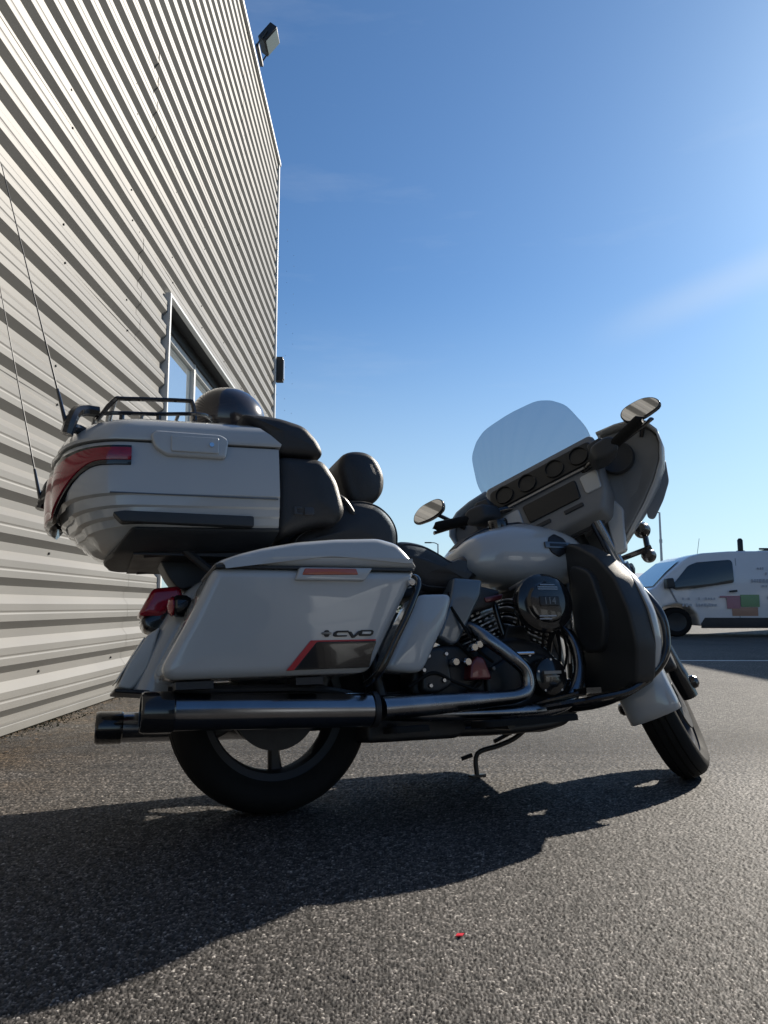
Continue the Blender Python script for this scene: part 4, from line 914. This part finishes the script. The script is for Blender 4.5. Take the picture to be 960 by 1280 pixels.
# handlebar, grips, levers, mirrors
hb = part(MB().tube([(.955, -.40, 1.095), (1.02, -.27, 1.085), (1.10, -.17, 1.10), (1.19, -.08, 1.06), (1.20, 0, 1.05), (1.19, .08, 1.06), (1.10, .17, 1.10), (1.02, .27, 1.085), (.955, .40, 1.095)], .0135, 10), 'handlebar', M['black'], steer=True)
for s in (-1, 1):
    g0, g1 = Vector((.935, s * .44, 1.100)), Vector((.998, s * .31, 1.087))
    part(MB().tube([g0, g0.lerp(g1, .1), g0.lerp(g1, .9), g1], [.017, .021, .021, .023], 14, 4), 'grip', M['rubber'], hb, True)
    c0 = Vector((1.02, s * .265, 1.09))
    part(MB().pillow([(-.05, -.035), (-.05, .03), (.02, .04), (.05, .02), (.05, -.03), (0, -.045)], .02, -.05, .05, .018, lambda u, v, w, s=s: (c0.x + w * .9, s * (.265 + u - w * .4), c0.z + v), br=.018), 'switch_housing', M['plastic'], hb, True)
    part(MB().pillow([(-.03, .0), (-.03, .055), (.03, .06), (.05, .02), (.04, -.01)], .012, -.035, .035, .01, lambda u, v, w, s=s: (1.055 + w, s * (.25 + u), 1.10 + v), br=.01), 'fluid_reservoir', M['plastic'], hb, True)
    part(MB().tube([(1.06, s * .26, 1.105), (1.05, s * .34, 1.108), (1.01, s * .44, 1.108), (.985, s * .475, 1.105)], [.010, .009, .008, .010], 8, 5, flat=(.7, 1.2)), 'lever', M['black'], hb, True)
for s, cy, cz, tl in ((1, .505, 1.268, .18), (-1, -.452, 1.222, .30)):
    mpoly = [(-.088, -.028), (-.078, .016), (-.03, .042), (.055, .040), (.082, .012), (.066, -.030), (.0, -.042)]
    pm = [(-u if s < 0 else -u, v) for u, v in mpoly]
    mpoly2 = [(cy + s * (-u) * 1 * cos(tl) - v * sin(tl) * s * 0 , cz + v + u * sin(tl) * 0) for u, v in mpoly]
    def mm(u, v, w): return (1.10 + w, u, v)
    mo = part(MB().pillow(mpoly2, .03, -.006, .03, .02, mm, bulge=.012, br=.004), 'mirror', M['black'], steer=True)
    cx_ = sum(p[0] for p in mpoly2) / 7; cz_ = sum(p[1] for p in mpoly2) / 7
    part(MB().pillow([(cx_ + (u - cx_) * .93, cz_ + (v - cz_) * .9) for u, v in mpoly2], .028, -.0075, -.0055, .0005, mm), 'mirror_glass', M['mirror'], mo, True)
    part(MB().tube([(1.115, s * (abs(cy) - .03), cz - .03), (1.16, s * .44, 1.20), (1.20, s * .41, 1.165)], .009, 8), 'mirror_stalk', M['black'], mo, True)

# helmet on the trunk lid
hm = empty('helmet', (0, 0, 0), 'dark rounded helmet resting on the lid of the motorcycle top case', 'helmet')
hm.location = bike.location; hm.rotation_euler = bike.rotation_euler
hc = Vector((-.135, 0, 1.318))
b = MB(); rings = []
for i in range(13):
    a = radians(-32 + 122 * i / 12)
    rings.append([hc + Vector((.132 * cos(a) * cos(t), .112 * cos(a) * sin(t), .118 * sin(a))) for t in [2 * pi * k / 36 for k in range(36)]])
b.loft(rings); sh = b.build('shell', M['helmet'], hm, ang=60)
b = MB(); a = radians(-32); b.tube([hc + Vector((.133 * cos(a) * cos(t), .113 * cos(a) * sin(t), .118 * sin(a))) for t in [2 * pi * k / 24 for k in range(24)]], .007, 8, 2, closed=True); b.build('edge_trim', M['rubber'], hm)
# ------------------------------------------------------------------ van
VD = 15.8
van = empty('van', (6.22, VD, 0), 'white panel van with coloured square logo parked across the yard', 'van')
van.scale = (1.04, 1.0, .945)
# side silhouette, x from the front axle (nose towards -x), z
sil = [(-.90, .30), (-.93, .55), (-.90, .80), (-.80, .94), (-.55, 1.03), (-.42, 1.09), (-.10, 1.42), (.22, 1.70), (.38, 1.80), (.62, 1.87), (1.2, 1.915), (2.6, 1.93), (3.9, 1.92), (4.02, 1.86), (4.08, 1.40), (4.10, .55), (4.08, .30),
       (3.56, .24), (3.50, .50), (3.36, .66), (3.10, .73), (2.84, .66), (2.70, .50), (2.64, .24), (.46, .24), (.40, .50), (.26, .66), (0, .73), (-.26, .66), (-.40, .50), (-.46, .27)]
def vanw(z): return .975 - .17 * max(0, (z - .95)) ** 1.3 - .05 * max(0, .5 - z)
def vmap(u, v, w): return (u, (-1 if w < 0 else 1) * 0 + w * vanw(v) / .95 + .95, v)
vb = MB().pillow(sil, .03, -.95, .95, .05, vmap, br=.05, n=3).build('body', M['vanwhite'], van, ang=40)
def vside(off=.0): return lambda u, v, w: (u, .95 - vanw(v) - .001 - w, v)
def vp_(poly, rad, t, name, m, par=van): return MB().pillow(poly, rad, -.01, t, min(.004, t * .5), vside()).build(name, m, par)
vp_([(-.12, 1.12), (.02, 1.24), (.30, 1.58), (.48, 1.66), (1.18, 1.72), (1.22, 1.66), (1.20, 1.20), (.3, 1.06), (.0, 1.03)], .05, .006, 'side_window', M['vanglass'])
vp_([(1.262, .40), (1.276, .40), (1.30, 1.75), (1.286, 1.75)], .003, .0035, 'door_seam', M['seam'])
vp_([(-.02, .76), (.02, .76), (-.12, 1.10), (-.16, 1.10)], .003, .0035, 'door_seam', M['seam'])
vp_([(2.45, .40), (2.462, .40), (2.49, 1.75), (2.478, 1.75)], .003, .0035, 'door_seam', M['seam'])
vp_([(.48, .30), (.56, .42), (2.56, .42), (2.64, .30), (2.64, .19), (.48, .19)], .01, .012, 'sill_moulding', M['plastic'])
vp_([(1.08, 1.02), (1.24, 1.04), (1.24, .99), (1.08, .98)], .01, .02, 'door_handle', M['plastic'])
vp_([(1.30, .66), (1.68, .66), (1.68, .93), (1.30, .93)], .01, .003, 'logo_square', M['green'])
vp_([(1.02, .62), (1.29, .62), (1.29, .86), (1.02, .86)], .01, .003, 'logo_square', M['pink'])
vp_([(1.12, .46), (1.64, .46), (1.64, .65), (1.12, .65)], .01, .002, 'logo_square', M['orange'])
vp_([(.88, .862), (1.29, .862), (1.29, .905), (.88, .905)], .005, .004, 'logo_bar', M['pink'])
b = MB()
for zz, x0, x1, h in ((.84, .10, .80, .06), (.70, .10, .30, .075), (.70, .38, .82, .075), (1.52, 1.7, 2.2, .06), (1.40, 1.85, 2.35, .085), (1.24, 1.55, 2.4, .10), (1.12, 1.75, 2.25, .05), (.86, 1.84, 2.42, .075), (.72, 1.90, 2.3, .075)):
    x = x0
    while x < x1:
        wch = random.uniform(.035, .07)
        if random.random() < .85: b.box((x + wch / 2, .95 - vanw(zz) - .002, zz), (wch * .7, .006, h * random.uniform(.7, 1)))
        x += wch + .012
b.build('lettering', M['print'], van)
MB().add([(-.40, .14, 1.105), (-.40, 1.76, 1.105), (-.10, 1.70, 1.425), (.215, 1.63, 1.702), (.215, .27, 1.702), (-.10, .20, 1.425)], [(0, 1, 2, 5), (5, 2, 3, 4)]).xf(lambda p: p + Vector((-.02, 0, .018))).build('windscreen', M['vanws'], van)
for x in (0, 3.1):
    for y in (.13, 1.77):
        w = MB().lathe([(0, -.09), (.19, -.09), (.21, -.10), (.215, .09), (0, .09)], (x, y, .325), n=24).build('wheel', M['dark'], van)
        MB().lathe([(.205, -.10), (.24, -.112), (.30, -.105), (.325, -.07), (.325, .07), (.30, .105), (.205, .10)], (x, y, .325), n=32).build('tyre', M['rubber'], w)
MB().pillow([(-.30, 1.06), (-.30, 1.28), (-.16, 1.30), (-.12, 1.08)], .03, 0, .18, .03, lambda u, v, w: (u + .05, -.04 - w, v)).build('wing_mirror', M['plastic'], van)
MB().pillow([(-.92, .36), (-.94, .52), (-.55, .54), (-.52, .36)], .03, -.96, .96, .03, lambda u, v, w: (u - .01, .95 + w * .99, v)).build('bumper', M['plastic'], van)
MB().lathe([(0, 0), (.09, 0), (.09, .05), (.055, .06), (.055, .30), (.03, .34), (0, .345)], (1.60, .5, 1.90), (0, 0, 1), 16).build('roof_vent', M['dark'], van)
MB().tube([(1.9, .3, 1.98), (3.6, .3, 1.98)], .022, 8, 0).tube([(1.9, 1.6, 1.98), (3.6, 1.6, 1.98)], .022, 8, 0).box((2.2, .95, 1.965), (.05, 1.4, .04)).box((3.2, .95, 1.965), (.05, 1.4, .04)).build('roof_rack', M['dark'], van)
MB().tube([(.72, .6, 1.87), (.78, .6, 2.25)], .005, 6, 0).build('aerial', M['dark'], van)

# ------------------------------------------------------------------ far things
def lamp_post(x, y, h, label):
    p = empty('lamp_post', (x, y, 0), label, 'lamp post', 'lamp posts beyond the yard')
    MB().tube([(0, 0, 0), (0, 0, h * .5), (0, 0, h)], [.10, .08, .055], 10).build('pole', M['galv'], p)
    MB().box((0, 0, h * .72), (.16, .10, .22)).build('junction_box', M['galv'], p)
    MB().tube([(0, 0, h - .05), (-.25, 0, h + .08), (-.6, 0, h + .1)], .035, 8).box((-.8, 0, h + .1), (.55, .22, .09)).build('lamp_head', M['dark'], p)
lamp_post(16.95, 45, 6.3, 'tall grey lamp post rising behind the front of the white van')
lamp_post(4.55, 60, 5.6, 'slim far lamp post seen between the rider seat and left handgrip')
lamp_post(1.4, 75, 7.2, 'distant lamp post beyond the passenger seat hump')
# neighbouring building off to the right whose shade crosses the yard
nb = empty('office_block', (12.6, 12.9, 0), 'pale rendered office block right of the van across the yard', 'building')
MB().box((4, 4.7, 3.65), (8, 9.4, 7.3)).build('wall', M['render'], nb)
MB().box((4, 4.7, 7.36), (8.2, 9.6, .12)).build('parapet', M['alu'], nb)
for k in range(5):
    for zz in (1.6, 4.0, 6.2):
        f = MB().box((-.01, 1.0 + k * 1.85, zz), (.06, 1.3, 1.4)).build('window', M['alu'], nb)
        MB().box((-.03, 1.0 + k * 1.85, zz), (.05, 1.16, 1.26)).build('pane', M['pane'], f)
dp = empty('added_depot', (7.5, -17, 0), 'dark timber clad building added unseen behind the viewpoint for the paint to reflect', 'building')  # out-of-view building, added so the motorcycle paint has something dark to reflect
MB().box((11, 4, 3.2), (22, 8, 6.4)).build('wall', M['timber'], dp)
for k in range(44): MB().box((.25 + k * .5, 8.02, 3.2), (.44, .05, 6.3)).build('plank', M['timber'], dp)
MB().box((11, 4, 6.46), (22.4, 8.4, .12)).build('roof', M['dark'], dp)
for k in range(4):
    f = MB().box((3 + k * 5, 8.06, 1.9), (3.2, .08, 3.4)).build('shutter', M['galv'], dp)
    for q in range(7): MB().box((3 + k * 5, 8.11, .45 + q * .48), (3.1, .03, .40)).build('shutter_slat', M['galv'], f)
# tree belt and low sheds on the horizon
def far_tree(x, y, h, lab):
    t = empty('far_tree', (x, y, 0), lab, 'tree', 'trees along the far edge of the yard')
    MB().tube([(0, 0, 0), (.05, 0, h * .35), (.1, .1, h * .7)], [.16, .11, .05], 8).build('trunk', M['bark'], t)
    b = MB()
    for i in range(420):
        a = random.uniform(0, 2 * pi); u = random.random(); zz = h * (.28 + .72 * u); rr = h * .34 * sqrt(max(.02, sin(pi * (u * .85 + .12)))) * random.random() ** .45
        c = Vector((rr * cos(a), rr * sin(a), zz)); s_ = h * random.uniform(.025, .055)
        d = [Vector((random.gauss(0, 1), random.gauss(0, 1), random.gauss(0, 1))).normalized() * s_ for _ in range(3)]
        b.add([c + d[0], c + d[1], c + d[2], c - d[0] * .8], [(0, 1, 2), (0, 2, 3)])
    b.build('crown', M['foliage'], t, ang=None)
for i in range(20):
    x = -8 + i * 3.9 + random.uniform(-1.2, 1.2); far_tree(x, 92 + random.uniform(-5, 8), random.uniform(2.4, 3.3), 'small dark green tree in the far tree belt beyond the yard')
b = MB()
for i in range(9000):
    x = random.uniform(-60, 75); hgt = 1.5 + .5 * sin(x * .35) + .3 * sin(x * 1.3); c = Vector((x, 86 + random.gauss(0, .6), hgt * random.random() ** .7)); s_ = random.uniform(.12, .28)
    d = [Vector((random.gauss(0, 1), random.gauss(0, 1), random.gauss(0, 1))).normalized() * s_ for _ in range(2)]
    b.add([c + d[0], c + d[1], c - d[0], c - d[1]], [(0, 1, 2, 3)])
tag(b.build('hedge', M['foliage'], ang=None), 'low clipped dark green hedge closing the far side of the yard', None, None, 'stuff')
sheet('verge', -90, 120, 79, 130, .02, M['grass'])
shed = empty('far_shed', (26, 85, 0), 'low pale shed on the horizon behind the white van', 'building')
MB().box((10, 4, 1.7), (22, 8, 3.4)).build('wall', M['render'], shed)
MB().add([(-1.2, -.2, 3.4), (21.2, -.2, 3.4), (21.2, 8.2, 3.4), (-1.2, 8.2, 3.4), (-1.2, 4, 4.5), (21.2, 4, 4.5)], [(0, 1, 5, 4), (2, 3, 4, 5), (0, 4, 3), (1, 2, 5)]).build('roof', M['galv'], shed)
# painted bay lines
for i, (x0, x1, y) in enumerate(((3.2, 11.0, 8.95),)):
    sheet('bay_marking', x0, x1, y - .05, y + .05, .004, M['line'])
# scrap of red litter near the camera
b = MB(); s_ = [(-.009, -.002, .001), (-.003, -.005, .003), (.005, -.003, .002), (.009, .001, .005), (.003, .004, .002), (-.005, .003, .004)]
b.loft([[(.154 + x, 1.554 + y, .004 + z_) for x, y, z_ in s_], [(.154 + x, 1.554 + y, .006 + z_) for x, y, z_ in s_]])
tag(b.build('litter', M['litter']), 'small crumpled scrap of red litter lying on the sunlit asphalt', 'litter')
